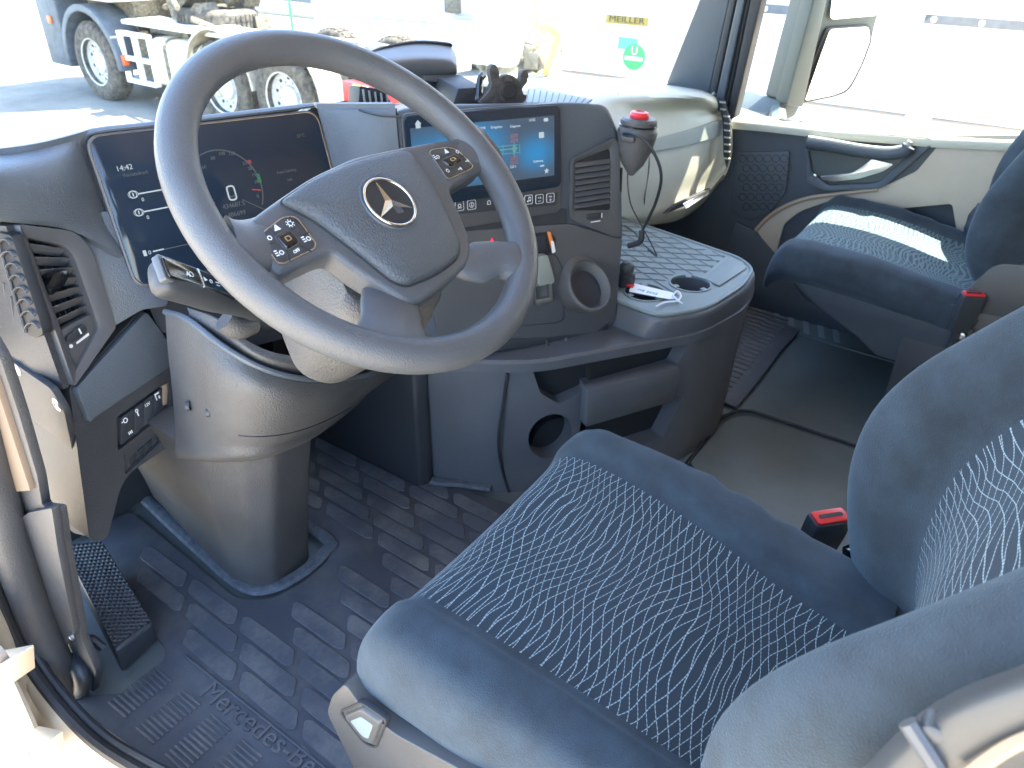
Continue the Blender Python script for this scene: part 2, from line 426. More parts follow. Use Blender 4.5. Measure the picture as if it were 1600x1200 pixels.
M['tyre'] = mat('dusty tyre', (.045, .042, .038), .9, bump=.6, bscale=60, dist=.006, mottle=.9, mscale=14, col2=(.14, .12, .09))
M['rim'] = mat('truck wheel steel', (.42, .43, .43), .45, mottle=.3, mscale=20)
M['chassis'] = mat('pale chassis paint', (.34, .31, .25), .55, mottle=.4, mscale=10)
M['tarp_white'] = mat('white body paint', (.78, .79, .80), .4, mottle=.04, mscale=3)
M['bodygrey'] = mat('fender grey', (.07, .085, .10), .6, mottle=.4, mscale=8)
M['tank'] = mat('tank cream', (.55, .50, .38), .4, mottle=.2)
M['darkmech'] = mat('dusty machinery', (.07, .068, .06), .8, mottle=.9, mscale=25, col2=(.22, .19, .13))
M['orange'] = mat('orange marker', (.70, .12, .03), .4)
M['yellow'] = mat('yellow', (.72, .50, .06), .5, mottle=.2)
M['green'] = mat('green sign', (.06, .38, .10), .5)
M['bluesign'] = mat('blue sign', (.10, .30, .50), .5)
M['greenpost'] = mat('green post', (.07, .30, .15), .5)
M['greypost'] = mat('galvanised post', (.30, .31, .30), .5)
M['rubble'] = mat('rubble', (.22, .21, .17), .95, bump=.5, bscale=12, dist=.02, mottle=.7, mscale=5, col2=(.30, .27, .19))
M['wallwhite'] = mat('white hall wall', (.72, .72, .70), .8, mottle=.05, mscale=1)

def tyre(fr, R, W, parent, name='wheel', hub=True, rimmat=None, hole=True):
    """a truck wheel standing in frame fr: axis along the frame's normal"""
    h = W / 2
    prof = [(R * .56, -h * .85), (R * .62, -h), (R * .86, -h * 1.02), (R * .965, -h * .8), (R, -h * .55), (R, h * .55), (R * .965, h * .8), (R * .86, h * 1.02), (R * .62, h), (R * .56, h * .85), (R * .56, -h * .85)]
    mb = MB().lathe(fr, prof, 56, False, False)
    for k in range(44):                                    # tread blocks
        a = 2 * math.pi * k / 44
        f2 = fr.rot(a)
        for s in (-1, 1):
            mb.box(Fr(f2.P(R * 1.004, 0, s * h * .34), f2.v, f2.n), -R * .045, R * .045, -h * .27, h * .27, -R * .02, R * .016)
    w_ = mb.build(name, M['tyre'], parent, smooth=True)
    if hub:
        mb = MB().lathe(fr, [(R * .57, h * .9), (R * .60, h * .95), (R * .585, h * .55), (R * .50, h * .25), (R * .30, h * .18), (R * .27, h * .45), (R * .20, h * .5), (R * .0001, h * .5)], 40, False, False)
        for k in range(10):
            f2 = fr.rot(2 * math.pi * k / 10)
            mb.lathe(Fr(f2.P(R * .37, 0, h * .2), f2.h, f2.v), [(R * .028, 0), (R * .028, h * .18), (R * .001, h * .2)], 8)
        mb.build('rim', rimmat or M['rim'], w_)
        for k in range(10 if hole else 0):
            f2 = fr.rot(2 * math.pi * (k + .5) / 10)
            MB().lathe(Fr(f2.P(R * .45, 0, h * .225), f2.h, f2.v), [(R * .04, 0), (R * .04, h * .045)], 10).build('hand_hole', M['black'], w_)
    return w_

# --- chassis truck seen through the windshield (its length runs from lower right to upper left)
def U_at(u, v, x=None, y=None, z=None):
    if x is not None: return onx(u, v, x)
    if y is not None: return ony(u, v, y)
    return onz(u, v, z)
A = onz(172, 160, GROUND); B = onz(440, 226, GROUND)       # near side tyre feet, front and rearmost
dirv = (B - A); dirv.z = 0; LEN = dirv.length; dirv.normalize()
nside = Vector((0, 0, 1)).cross(dirv) * -1
if (CAM - A).dot(nside) < 0: nside = -nside
T = Fr(A, dirv, (0, 0, 1))
if T.n.dot(nside) < 0: T = Fr(A, -dirv, (0, 0, 1))
sg = 1 if T.h.dot(dirv) > 0 else -1                        # +1: rear of the lorry is +a
truck = thing('chassis_truck', 'dusty cream chassis lorry with bare frame and spare tyre, outside at upper left', 'truck')
RW = .52
def a_of(u, v): return T.px(u, v)
wa = [0.0]; 
a2 = T.px(350, 175)[0]; a3 = T.px(445, 175)[0]
def wheel_at(a, c=0.0): 
    return tyre(Fr(T.P(a, RW, c - .15), T.h, T.v), RW, .30, truck, hole=(c == 0))
wheel_at(T.px(150, 110)[0] * 1.0); wheel_at(a2); wheel_at(a3)
for a in (T.px(150, 110)[0], a2, a3): wheel_at(a, -1.85)
af = T.px(150, 110)[0]
mb = MB()
s_ = sg
lo, hi = min(af - s_ * .9, a3 + s_ * 1.3), max(af - s_ * .9, a3 + s_ * 1.3)
for c in (-.62, -1.4): mb.box(T, lo, hi, .78, 1.02, c - .04, c + .04)
for k in range(7):
    a = lo + (hi - lo) * (k + .5) / 7; mb.box(T, a - .05, a + .05, .82, .98, -1.4, -.62)
mb.build('frame', M['chassis'], truck, bevel=.01)
# fuel tank, side ladder / step frame, white walkway plank
tk = T.px(285, 120); a_t0, a_t1 = T.px(240, 120)[0], T.px(330, 120)[0]
mb = MB()
for k in range(1):
    fr = Fr(T.P(min(a_t0, a_t1), .62, -.32), T.v, T.n)
    mb.loft([[Fr(T.P(a_, .66, -.34), T.n, T.v).P(p[0], p[1]) for p in rnd([(-.30, -.30), (.30, -.30), (.30, .30), (-.30, .30)], .16)] for a_ in (min(a_t0, a_t1), max(a_t0, a_t1))])
mb.build('fuel_tank', M['tank'], truck, angle=30)
mb = MB()
for t in (.25, .75):
    a_ = a_t0 + (a_t1 - a_t0) * t
    fr = Fr(T.P(a_, .66, -.34), T.n, T.v)
    mb.loft([[Fr(T.P(a_ + d, .66, -.34), T.n, T.v).P(p[0] * 1.03, p[1] * 1.03) for p in rnd([(-.30, -.30), (.30, -.30), (.30, .30), (-.30, .30)], .16)] for d in (-.035, .035)])
mb.build('tank_strap', M['darkmech'], truck)
mb = MB()
p0, p1 = T.px(178, 60)[0], T.px(222, 60)[0]
l0, l1 = min(p0, p1), max(p0, p1)
for a_ in (l0, (l0 + l1) / 2, l1): mb.box(T, a_ - .025, a_ + .025, .35, .98, -.12, -.06)
for b_ in (.36, .65, .96): mb.box(T, l0, l1, b_ - .025, b_ + .025, -.12, -.05)
mb.build('step_frame', M['tarp_white'], truck)
MB().box(T, min(l0, a3) - .0, max(l0, a3), 1.06, 1.11, -.75, -.15).build('walkway', M['tarp_white'], truck, bevel=.01)
mb = MB().box(T, l0 + .05, l1 - .05, .40, .92, -.7, -.2)
mb.build('battery_box', M['darkmech'], truck)
# front fender, cab corner and machinery block behind the cab
cfa = af
fr = Fr(T.P(cfa, RW, -.2), T.h, T.v)
o_, i_ = [], []
for k in range(17):
    t = math.pi * (-.02 + 1.04 * k / 16)
    o_.append((.72 * math.cos(t), .74 * math.sin(t))); i_.append((.63 * math.cos(t), .65 * math.sin(t)))
mb = MB().poly(fr, o_ + i_[::-1], -.22, .22)
mb.build('wheel_arch', M['bodygrey'], truck, bevel=.01)
mb = MB().box(T, cfa - .55, cfa + .62, .75, 1.35, -1.9, -.42).build('wheel_housing', M['darkmech'], truck)
cab0 = cfa - s_ * 1.25
mb = MB().box(T, min(cab0, cfa + s_ * .75), max(cab0, cfa + s_ * .75), 1.32, 3.2, -2.0, .02)
cabp = mb.build('cab', M['tarp_white'], truck, bevel=.06, seg=3)
mb = MB().box(T, min(cab0, cfa - s_ * .68), max(cab0, cfa - s_ * .68), .38, 1.32, -2.0, .0)
mb.build('bumper', M['bodygrey'], truck, bevel=.04)
MB().box(T, *sorted((cfa - s_ * .95, cfa - s_ * .85)), .95, 1.05, .0, .03).build('side_marker', M['orange'], truck, bevel=.01)
MB().box(T, *sorted((cfa + s_ * .70, cfa + s_ * .76)), .55, .68, -.10, -.02).build('side_marker', M['orange'], truck, bevel=.005)
mb = MB(); rr = random.Random(3)
for k in range(46):
    a_ = cfa + s_ * (.85 + rr.random() * 1.3); b_ = 1.0 + rr.random() * 1.1; c_ = -.3 - rr.random() * 1.2
    q = .05 + rr.random() * .16
    if k % 3: mb.box(Fr(T.P(a_, b_, c_), T.h, T.v).rot(rr.random()), -q, q, -q * .7, q * .7, -q, q)
    else: mb.tube([T.P(a_, b_, c_), T.P(a_ + rr.uniform(-.3, .3), b_ + rr.uniform(-.3, .4), c_), T.P(a_ + rr.uniform(-.5, .5), b_ + rr.uniform(-.1, .6), c_ + .2)], .035, 4, 6)
mb.build('machinery', M['darkmech'], truck)
# spare tyre lying flat on the frame
sp = T.px(340, 32, -1.0)
SPB = T.px(338, 30, -.95)[1]
tyre(Fr(T.P(T.px(338, 40, -.9)[0], SPB, -.95), T.h, T.n), RW, .30, truck, 'spare_wheel', hub=False)
mb = MB()
for q in (-.25, .25): mb.box(T, T.px(338, 40, -.9)[0] + q - .03, T.px(338, 40, -.9)[0] + q + .03, 1.0, SPB - .1, -1.1, -.8)
mb.build('spare_carrier', M['darkmech'], truck)
# rear mudguards and tail lamps
for a_, aw in ((a2, .62), (a3, .66)):
    fr = Fr(T.P(a_, RW, -.16), T.h, T.v); o_, i_ = [], []
    for k in range(13):
        t = math.pi * (.12 + .86 * k / 12) if s_ < 0 else math.pi * (.02 + .86 * k / 12)
        o_.append((.66 * math.cos(t), .68 * math.sin(t))); i_.append((.63 * math.cos(t), .65 * math.sin(t)))
    MB().poly(fr, o_ + i_[::-1], -.2, .17).build('mudguard', M['chassis'], truck)
tl = T.px(525, 160)
a_ = a3 + s_ * 1.15
MB().box(T, a_ - .28, a_ + .28, .62, .82, -.45, -.12).build('tail_lamp', M['red'], truck, bevel=.01)
MB().box(T, a_ - .10, a_ + .02, .63, .81, -.119, -.10).build('tail_lamp', M['yellow'], truck, bevel=.004)
MB().box(T, a_ + .05, a_ + .13, .63, .81, -.119, -.10).build('tail_lamp', M['tarp_white'], truck, bevel=.004)
MB().box(T, *sorted((a3 + s_ * .85, a3 + s_ * 1.6)), .85, 1.0, -1.5, -.3).build('rear_beam', M['chassis'], truck, bevel=.02)
recentre(truck, T.P(0, 0, 0))

# --- tipper body with the maker's plate (right), white lorry (middle), rubble heap between, fence posts and hall
def wallthing(u0, v0, u1, v1):
    a, b = onz(u0, v0, GROUND), onz(u1, v1, GROUND)
    h = (b - a); h.z = 0; L = h.length; return Fr(a, h, (0, 0, 1)), L
TB, L = wallthing(874, 152, 1600, 262)
tip = thing('tipper_body', 'long white tipper trailer with yellow maker plate and round green sticker', 'trailer')
top = TB.px(1500, 22)[1]
RB = TB.px(1240, 156)[1]
body = MB().box(TB, 0, L + 3, RB, 2.75, -2.4, 0).build('side_wall', M['tarp_white'], tip, bevel=.02)
def tb(u, v): return TB.px(u, v)
a, b = tb(948, 22); a1 = tb(1014, 30)[0]; b1 = tb(948, 36)[1]
MB().box(TB, a, a1, b1, b, .002, .02).build('maker_plate', mat('olive yellow plate', (.26, .20, .04), .5), tip)
MB().text(TB, 'MEILLER', (a + a1) / 2, b1 + .03, (b - b1) * 1.0, .021, align='CENTER', sx=1.35, depth=.004).build('maker_name', M['black'], tip)
a, b = tb(967, 57); a1, b1 = tb(995, 79)
MB().box(TB, a, a1, b1, b, .002, .01).build('blue_sticker', M['bluesign'], tip)
a, b = tb(991, 89); q = abs(tb(991, 68)[1] - b)
stk = MB().poly(TB, circle2(a, b, q, 28), .011, .016).build('green_sticker', M['green'], tip)
MB().box(TB, a - q * .8, a + q * .8, b - q * .25, b + q * .02, .0165, .018).build('sticker_band', M['white'], stk)
MB().text(TB, 'U', a, b + q * .18, q * .9, .018, align='CENTER').build('sticker_letter', M['white'], stk)
for (u0, v0, u1, v1) in ((1447, 22, 1640, 50), (1186, 5, 1244, 18)):
    a, b = tb(u0, v0); a1, b1 = tb(u1, v0); hgt = abs(tb(u0, v0)[1] - tb(u0, v0 + 15)[1])
    st = MB().box(TB, a, a1, b - hgt, b, .002, .02).build('hinge_strip', M['bodygrey'], tip)
    mb = MB(); k = 0
    while a + .1 + k * .5 < a1: mb.sphere(TB.P(a + .1 + k * .5, b - hgt / 2, .025), .035, 8, 6); k += 1
    mb.build('bolt', M['tarp_white'], st)
mb = MB()
for vv in (52, 88):
    a, b = tb(1430, vv); mb.box(TB, .1, L + 3, b - .05, b + .05, .002, .010)
mb.build('pressed_rib', M['tarp_white'], tip, bevel=.004)
MB().box(TB, 0, L + 3, RB - .5, RB - .03, -.6, -.03).build('lower_rail', M['tarp_white'], tip, bevel=.02)
MB().box(TB, 0, L + 3, RB - .028, RB - .004, -.02, .01).build('rail_gap', M['doortan'], tip)
for k in range(4):
    ax = 2.0 + k * 3
    MB().box(TB, ax, ax + .3, RB - .2, RB + .01, -.3, .04).build('bracket', M['tarp_white'], tip, bevel=.02)
for k in range(3): tyre(Fr(TB.P(9.5 + k * 1.3, RW, -.7), TB.h, TB.v), RW, .3, tip, hole=False)
MB().box(TB, .3, L + 3, 2.78, 3.3, -2.2, -.2).build('load_cover', M['yellow'], tip, bevel=.1)
MB().box(TB, .3, .6, 0, .9, -.6, -.3).build('landing_leg', M['greypost'], tip)
recentre(tip, TB.P(0, 0, 0))

WB, L = wallthing(596, 96, 792, 118)
wt = thing('white_lorry', 'white box lorry outside, between the fence posts and the rubble heap', 'truck')
MB().box(WB, -1.6, L, .75, 4.2, -2.5, 0).build('box_body', M['tarp_white'], wt, bevel=.03)
a = WB.px(722, 60)[0]; a1 = WB.px(788, 60)[0]
MB().box(WB, a, a1 - .03, .95, 3.9, .002, .03).build('door_panel', M['wallwhite'], wt, bevel=.01)
MB().box(WB, WB.px(715, 90)[0], WB.px(775, 90)[0], .86, .93, .035, .16).build('side_step', M['greypost'], wt, bevel=.01)
MB().box(WB, -1.6, L, .12, .74, -2.3, -.06).build('skirt', M['tarp_white'], wt, bevel=.02)
for q in (.6, 2.2): tyre(Fr(WB.P(q, RW, -.4), WB.h, WB.v), RW, .3, wt, hole=False)
MB().box(WB, WB.px(700, 70)[0], WB.px(722, 70)[0], .95, 1.35, .002, .12).build('lamp_box', M['darkmech'], wt, bevel=.02)
recentre(wt, WB.P(0, 0, 0))

# rubble heap with scrap behind, between the two
c0 = onz(838, 118, GROUND) * 1.0
mb = MB(); rr = random.Random(11)
hp = Vector((c0.x + 1.3, c0.y + .9, GROUND))
n_ = 26
rows = []
for i in range(n_):
    row = []
    for j in range(n_):
        x, y = (i / (n_ - 1) - .5) * 2.8, (j / (n_ - 1) - .5) * 2.8
        d = math.hypot(x, y) / 1.4
        z = max(0, (1 - d)) ** .8 * 1.1 + (rr.random() - .5) * .2 * (1 if d < 1 else .05)
        row.append((hp.x + x, hp.y + y, GROUND + max(z, -.05)))
    rows.append(row)
V = [p for r in rows for p in r]; Fc = [(i * n_ + j, i * n_ + j + 1, (i + 1) * n_ + j + 1, (i + 1) * n_ + j) for i in range(n_ - 1) for j in range(n_ - 1)]
mb.add(V, Fc)
for k in range(160):
    a = rr.random() * 6.28; d = rr.random() ** .6 * 1.3; q = .04 + rr.random() * .14
    z = max(0, 1 - d / 1.4) ** .8 * 1.1
    p = Vector((hp.x + d * math.cos(a), hp.y + d * math.sin(a), GROUND + z))
    mb.box(Fr(p, (rr.random() + .2, rr.random() - .5, rr.random() - .5), (rr.random() - .5, 1, rr.random() - .5)), -q, q, -q * .7, q * .7, -q * .8, q * .8)
tag(mb.build('rubble_heap', M['rubble'], None, smooth=False), 'heap of grey broken rubble between the white lorry and the tipper trailer', 'rubble heap')
ex = thing('yellow_crane_arm', 'thin yellow crane arm hanging over the rubble heap', 'crane')
p = ony(840, 38, hp.y - 1.5); q_ = ony(872, 54, hp.y - 1.5)
mb = MB().tube([p, (p + q_) / 2 + Vector((0, 0, .05)), q_], .07, 3, 8); mb.build('arm', M['yellow'], ex)
p2 = ony(832, -30, hp.y - 1.5)
MB().tube([p2, p], .025, 2, 6, raw=True).build('cable', M['darkmech'], ex)
MB().tube([q_, Vector((q_.x + .3, q_.y + .4, q_.z - .7)), Vector((q_.x + .4, q_.y + .6, GROUND))], .06, 4, 8).build('mast', M['yellow'], ex)
recentre(ex, (q_.x + .4, q_.y + .6, GROUND))

HB = 30.0
for i, (u, vb, kind) in enumerate(((458, 52, 'g'), (498, 58, 'w'), (528, 62, 'w'), (585, 66, 'w'), (599, 64, 'g'), (608, 66, 'w'))):
    p = onz(u, vb, GROUND); 
    o = MB().tube([p, p + Vector((0, 0, 3.4))], .035, 2, 8, raw=True).build('fence_post', M['greenpost'] if kind == 'g' else M['greypost'], None)
    lab = {0: 'green fence post furthest left, right of the spare tyre', 1: 'grey fence post just right of the leftmost green post', 2: 'grey fence post halfway between the two green posts', 3: 'grey fence post just left of the right green post', 4: 'green fence post nearest to the white box lorry', 5: 'grey fence post touching the white box lorry outline'}[i]
    tag(o, lab, 'fence post', 'fence posts behind the chassis lorry')
# low wall / kerb line and pale hall far behind
p = onz(285, 8, GROUND); q = onz(600, 42, GROUND)
fr = Fr(p, (q - p), (0, 0, 1)); L = (q - p).length
tag(MB().box(fr, -2, L + 3, 0, .35, -.2, .0).build('low_wall', M['cream'], None, bevel=.01), 'low pale kerb wall running behind the fence posts', 'wall')
fr2 = Fr(fr.P(0, 0, -5), fr.h, fr.v)
hall = thing('hall', 'large pale hall washed out by the sun behind the yard', 'building')
MB().box(fr2, -30, L + 40, 0, 9, -12, 0).build('wall', M['wallwhite'], hall, bevel=.02)
mb = MB()
for k in range(9): mb.box(fr2, -22 + k * 6, -22 + k * 6 + .15, 0, 9, .0, .12)
mb.build('pilaster', M['cream'], hall)
recentre(hall, fr2.P(0, 0, 0))
# ================================================================== cab shell
XD = 2.50                                                  # inner face of the passenger side
fl = MB().box(GZ, .215, 2.56, -1.25, 1.62, -.05, 0).build('floor', M['floor'], None, smooth=False)
fl['kind'] = 'structure'
cab = thing('truck_cab', 'cream painted cab shell with dark window pillar, windshield and door frame', 'truck cab')
MB().box(GZ, .20, 2.55, -1.3, .95, 1.78, 1.83).build('roof', M['doorbeige'], cab)
MB().box(GZ, .20, 2.62, -1.32, -1.26, -.2, 1.80).build('rear_wall', M['doorbeige'], cab)
MB().box(GZ, .15, .21, -1.28, -.42, -.2, 1.80).build('side_wall', M['doorbeige'], cab)
MB().box(GZ, 2.57, 2.62, -1.28, -.62, -.2, 1.80).build('side_wall', M['doorbeige'], cab)
MB().box(GZ, .20, 2.60, 1.62, 1.68, -.2, .66).build('firewall', M['black'], cab)
MB().box(GZ, 2.575, 2.62, -.62, 1.62, -.2, .0).build('door_step', M['doorbeige'], cab)
MB().box(GZ, 2.46, 2.585, -.62, .95, 1.30, 1.78).build('door_header', M['doorbeige'], cab)  # out of view; height and depth shaped to trim the sun patches
MB().box(GZ, .15, .26, -.42, .95, 1.62, 1.80).build('door_header', M['doorbeige'], cab)
MB().box(GZ, 2.50, 2.56, .84, 1.62, -.2, .64).build('side_panel', M['doordark'], cab)
# windshield
WS = [Vector((.30, 1.58, .60)), Vector((2.50, 1.58, .60)), Vector((2.42, 1.02, 1.78)), Vector((.38, 1.02, 1.78))]
wn = (WS[1] - WS[0]).cross(WS[3] - WS[0]).normalized()
MB().prism(WS, wn * .004).build('windshield', M['windshield'], cab, smooth=False)
MB().prism([WS[3] + Vector((-.2, 0, 0)), WS[2] + Vector((.2, 0, 0)), WS[2] + Vector((.2, -.12, .05)), WS[3] + Vector((-.2, -.12, .05))], (0, 0, .1)).build('windshield_header', M['doorbeige'], cab)
# driver side pillar (out of frame on the left, still holds the shell)
MB().tube([(.28, 1.30, .55), (.29, 1.15, 1.1), (.33, .98, 1.78)], .045, 4, 8).build('pillar', M['doordark'], cab)
# passenger side pillar with rubber seals
def strip(name, us, material, x, thick, parent, yoff=0.0):
    """us: left edge and right edge as picture lines, standing on plane x"""
    (a, b), (c, d) = us
    P = [onx(*a, x), onx(*b, x), onx(*d, x), onx(*c, x)]
    return MB().prism(P, (thick, 0, 0)).build(name, material, parent, bevel=.006, seg=3)
def ext(p, q, k): return (p[0] + (q[0] - p[0]) * k, p[1] + (q[1] - p[1]) * k)
def seg2(p, q): return (ext(p, q, -1.0), ext(p, q, 1.15))      # lengthen upwards out of the frame
def sg2(bot, top): return (bot, ext(bot, top, 2.6))
pl = strip('pillar', (sg2((1036, 142), (1092, 0)), sg2((1105, 160), (1140, 0))), M['doordark'], 2.42, .08, cab)
for k, (b0, t0, b1, t1, mm, x) in enumerate((((1104, 160), (1139, 0), (1115, 165), (1150, 0), 'black', 2.41), ((1115, 168), (1151, 0), (1127, 178), (1164, 0), 'doordark', 2.395), ((1127, 180), (1164, 0), (1134, 182), (1172, 0), 'black', 2.41), ((1134, 186), (1172, 0), (1146, 186), (1190, 0), 'rubber', 2.40))):
    strip('pillar_seal', (sg2(b0, t0), sg2(b1, t1)), M[mm], x, .06, pl)
# driver door opening: painted flange, seals, trim
def pathx(pts): return [onx(u, v, x) for u, v, x in pts]
outer = [(-95, 720, .215), (-40, 850, .205), (-4, 940, .20), (40, 1035, .197), (92, 1108, .195), (155, 1172, .195), (250, 1232, .195), (420, 1330, .195)]
mb = MB(); rings = []
for k in range(6):
    off = [0, -.02, -.05, -.09, -.16, -.30][k]; xx = [0, -.012, -.014, -.040, -.045, -.05][k]
    rings.append([p + Vector((xx, off * .25, off)) for p in spline(pathx(outer), 5)])
mb.loft(rings, cap=False, closed=False)
fl_ = mb.build('door_frame', M['cream'], cab, solid=.006, angle=50)
rings = []
for k in range(4):
    off = [0, .004, .008, .010][k]; xx = [0, .006, .012, .018][k]
    rings.append([p + Vector((xx, off * .2, off * .4)) for p in spline(pathx(outer), 5)])
MB().loft(rings, cap=False, closed=False).build('door_frame_lip', M['doordark'], cab, solid=.004)
MB().tube([p + Vector((.002, 0, .010)) for p in spline(pathx(outer), 5)], .0095, 1, 8, raw=True).build('door_seal', M['rubber'], cab)
MB().tube([p + Vector((.016, 0, .016)) for p in spline(pathx(outer), 5)], .006, 1, 8, raw=True).build('door_seal', M['black'], cab)
MB().box(GZ, .10, .22, -.42, 1.2, -.42, -.30).build('entry_step', M['cream'], cab, bevel=.02)
# hinge hardware on the frame
fh = Fr(onx(5, 1040, .135), (0, -1, 0), (0, 0, 1))
hg = MB().poly(fh, rnd([fh.px(-40, 1035), fh.px(24, 1026), fh.px(28, 1062), fh.px(-40, 1085)], .008), -.02, .01).build('hinge_plate', M['cream'], cab, bevel=.003)
a, b = fh.px(8, 1020); MB().lathe(Fr(fh.P(a, b, .0), fh.h, fh.v), [(.010, 0), (.010, .02), (.006, .024)], 16).build('hinge_pin', M['doortan'], hg)
a, b = fh.px(60, 1174); MB().poly(fh, rnd([fh.px(38, 1150), fh.px(74, 1160), fh.px(78, 1190), fh.px(42, 1194)], .006), -.02, .006).build('striker_plate', M['cream'], hg, bevel=.002)
MB().lathe(Fr(fh.P(a, b, .006), fh.h, fh.v), [(.008, 0), (.008, .006), (.0045, .008), (.004, .003)], 14).build('bolt', M['alu'], hg)
# grey sill strip inside
P = [onz(118, 1130, .002), onz(300, 1262, .002), onz(312, 1245, .002), onz(127, 1115, .002)]
MB().prism(P, (0, 0, .012)).build('sill_strip', M['doortan'], cab, bevel=.002)
recentre(cab, (1.4, .2, 0))
# kick panel left of the footwell
kp = thing('kick_panel', 'grey grained side trim with one screw, left of the footrest', 'trim panel')
KF = Fr((.262, 1.2, .1), (0, -1, 0), (0, 0, 1))
pts = [(-60, 470), (-30, 510), (0, 560), (30, 650), (58, 745), (66, 792), (90, 795), (100, 860), (128, 1000), (150, 1050), (140, 1110), (95, 1090), (50, 1000), (0, 830), (-60, 700)]
MB().poly(KF, rnd(KF.pxs(pts), .01, 3), -.012, .0).build('panel', M['sideplastic'], kp, bevel=.004)
K2 = Fr((.268, 1.2, .1), (0, -1, 0), (0, 0, 1)); 
pts = [(40, 805), (52, 797), (88, 790), (98, 860), (122, 985), (104, 1008), (68, 925)]
K3 = Fr((.259, 1.2, .1), (0, -1, 0), (0, 0, 1))
MB().poly(K3, rnd(K3.pxs(pts), .006, 3), -.004, .006).build('cover', M['sideplastic'], kp, bevel=.003)
a, b = K3.px(120, 990); MB().lathe(Fr(K3.P(a, b, .006), K3.h, K3.v), [(.006, 0), (.006, .004), (.0035, .005), (.003, .002)], 14).build('screw', M['alu'], kp)
MB().poly(K3, rnd(K3.pxs([(-20, 560), (-4, 590), (52, 764), (28, 766), (-24, 640)]), .003, 3), -.004, .004).build('tan_inlay', M['inlay'], kp, bevel=.002)
recentre(kp, (.26, 1.2, 0))
# padded grab handle beside the entry
gh = thing('grab_handle', 'thick black padded grab handle running down to the door sill', 'grab handle')
MB().tube(pathx([(-70, 500, .25), (-36, 640, .245), (-8, 760, .240), (24, 870, .236), (56, 965, .234), (88, 1038, .234), (112, 1080, .236)]), lambda t: .026 if t < .93 else .026 - (t - .93) * .1, 6, 14).build('grip', M['sideplastic'], gh)
MB().tube(pathx([(108, 1088, .240), (128, 1074, .246), (126, 1050, .252), (112, 1030, .256)]), .014, 5, 12).build('end_mount', M['plastic_dark'], gh)
recentre(gh, (.25, 1.0, 0))

# ================================================================== floor things
# driver's rubber mat, raised bars, lettering
matd = thing('driver_floor_mat', 'dusty black rubber floor mat with maker lettering, in front of nearest seat', 'floor mat')
M['mat'] = mat('mat rubber', (.030, .032, .037), .55, bump=.35, bscale=350, mottle=.25, mscale=5)
def dusty(name, base, dust, scale, lo, hi):
    m = mat(name, base, .6, bump=.4, bscale=350); n = m.node_tree.nodes; l = m.node_tree.links; b = n['Principled BSDF']
    tc = n.new('ShaderNodeTexCoord'); t = n.new('ShaderNodeTexNoise'); t.inputs['Scale'].default_value = scale; t.inputs['Detail'].default_value = 9; t.inputs['Roughness'].default_value = .72; l.new(tc.outputs['Object'], t.inputs['Vector'])
    r = n.new('ShaderNodeValToRGB'); r.color_ramp.elements[0].position = lo; r.color_ramp.elements[0].color = (*base, 1); r.color_ramp.elements[1].position = hi; r.color_ramp.elements[1].color = (*dust, 1)
    l.new(t.outputs['Fac'], r.inputs[0]); l.new(r.outputs[0], b.inputs['Base Color']); return m
M['mat'] = dusty('mat rubber dusty', (.066, .076, .094), (.14, .14, .135), 6, .48, .80)
M['matbar'] = dusty('mat bar dusty', (.070, .080, .098), (.19, .19, .18), 9, .44, .76)
mo = [(.222, 1.06), (.30, .97), (.335, .965), (.385, 1.00), (.40, 1.12), (.43, 1.30), (.47, 1.42), (.56, 1.40), (.545, 1.15), (.535, 1.0), (.57, .945), (.64, .925), (.72, .93), (.76, 1.0), (.77, 1.3), (.80, 1.42), (1.0, 1.38), (1.10, 1.25), (1.035, .93), (1.06, .85), (1.09, .70), (1.0, -.2), (.222, -.2)]
MB().poly(GZ, rnd(mo, .02, 4), .004, .012).build('mat_sheet', M['mat'], matd, bevel=.002)
mb = MB(); rr = random.Random(5)
def inside(p, poly):
    c = False; j = len(poly) - 1
    for i in range(len(poly)):
        if (poly[i][1] > p[1]) != (poly[j][1] > p[1]) and p[0] < (poly[j][0] - poly[i][0]) * (p[1] - poly[i][1]) / (poly[j][1] - poly[i][1]) + poly[i][0]: c = not c
        j = i
    return c
sh = .0
for ci in range(16):
    x0 = .405 + ci * .040
    y = -.1 + (ci % 3) * .05
    while y < 1.38:
        Lb = .15
        pts = [(x0, y), (x0 + .008, y - .012), (x0 + .034, y + .010), (x0 + .036, y + Lb - .012), (x0 + .028, y + Lb), (x0 + .002, y + Lb - .022)]
        if all(inside(p, [(a * 1.0, b) for a, b in mo]) for p in pts + [(x0 + .05, y), (x0 - .012, y + Lb), (x0 + .045, y + Lb + .02)]):
            mb.poly(GZ, rnd(pts, .006, 2), .0121, .0155)
        y += Lb + .010
bars = mb.build('raised_bar', M['matbar'], matd, bevel=.0012, seg=1); bars['kind'] = 'stuff'
mb = MB()
for gi, (gx, gy) in enumerate(((.262, .985), (.262, .905), (.262, .825), (.262, .745), (.262, .665))):
    for k in range(11):
        a = gx + k * .0085; b = gy - k * .0045 * 0
        mb.box(Fr((0, 0, .012), (1, 0, 0), (0, 1, 0)), a, a + .0045, b - .05, b, .0001, .003)
grp = mb.build('tread_rib', M['matbar'], matd, bevel=.0008, seg=1); grp['kind'] = 'stuff'
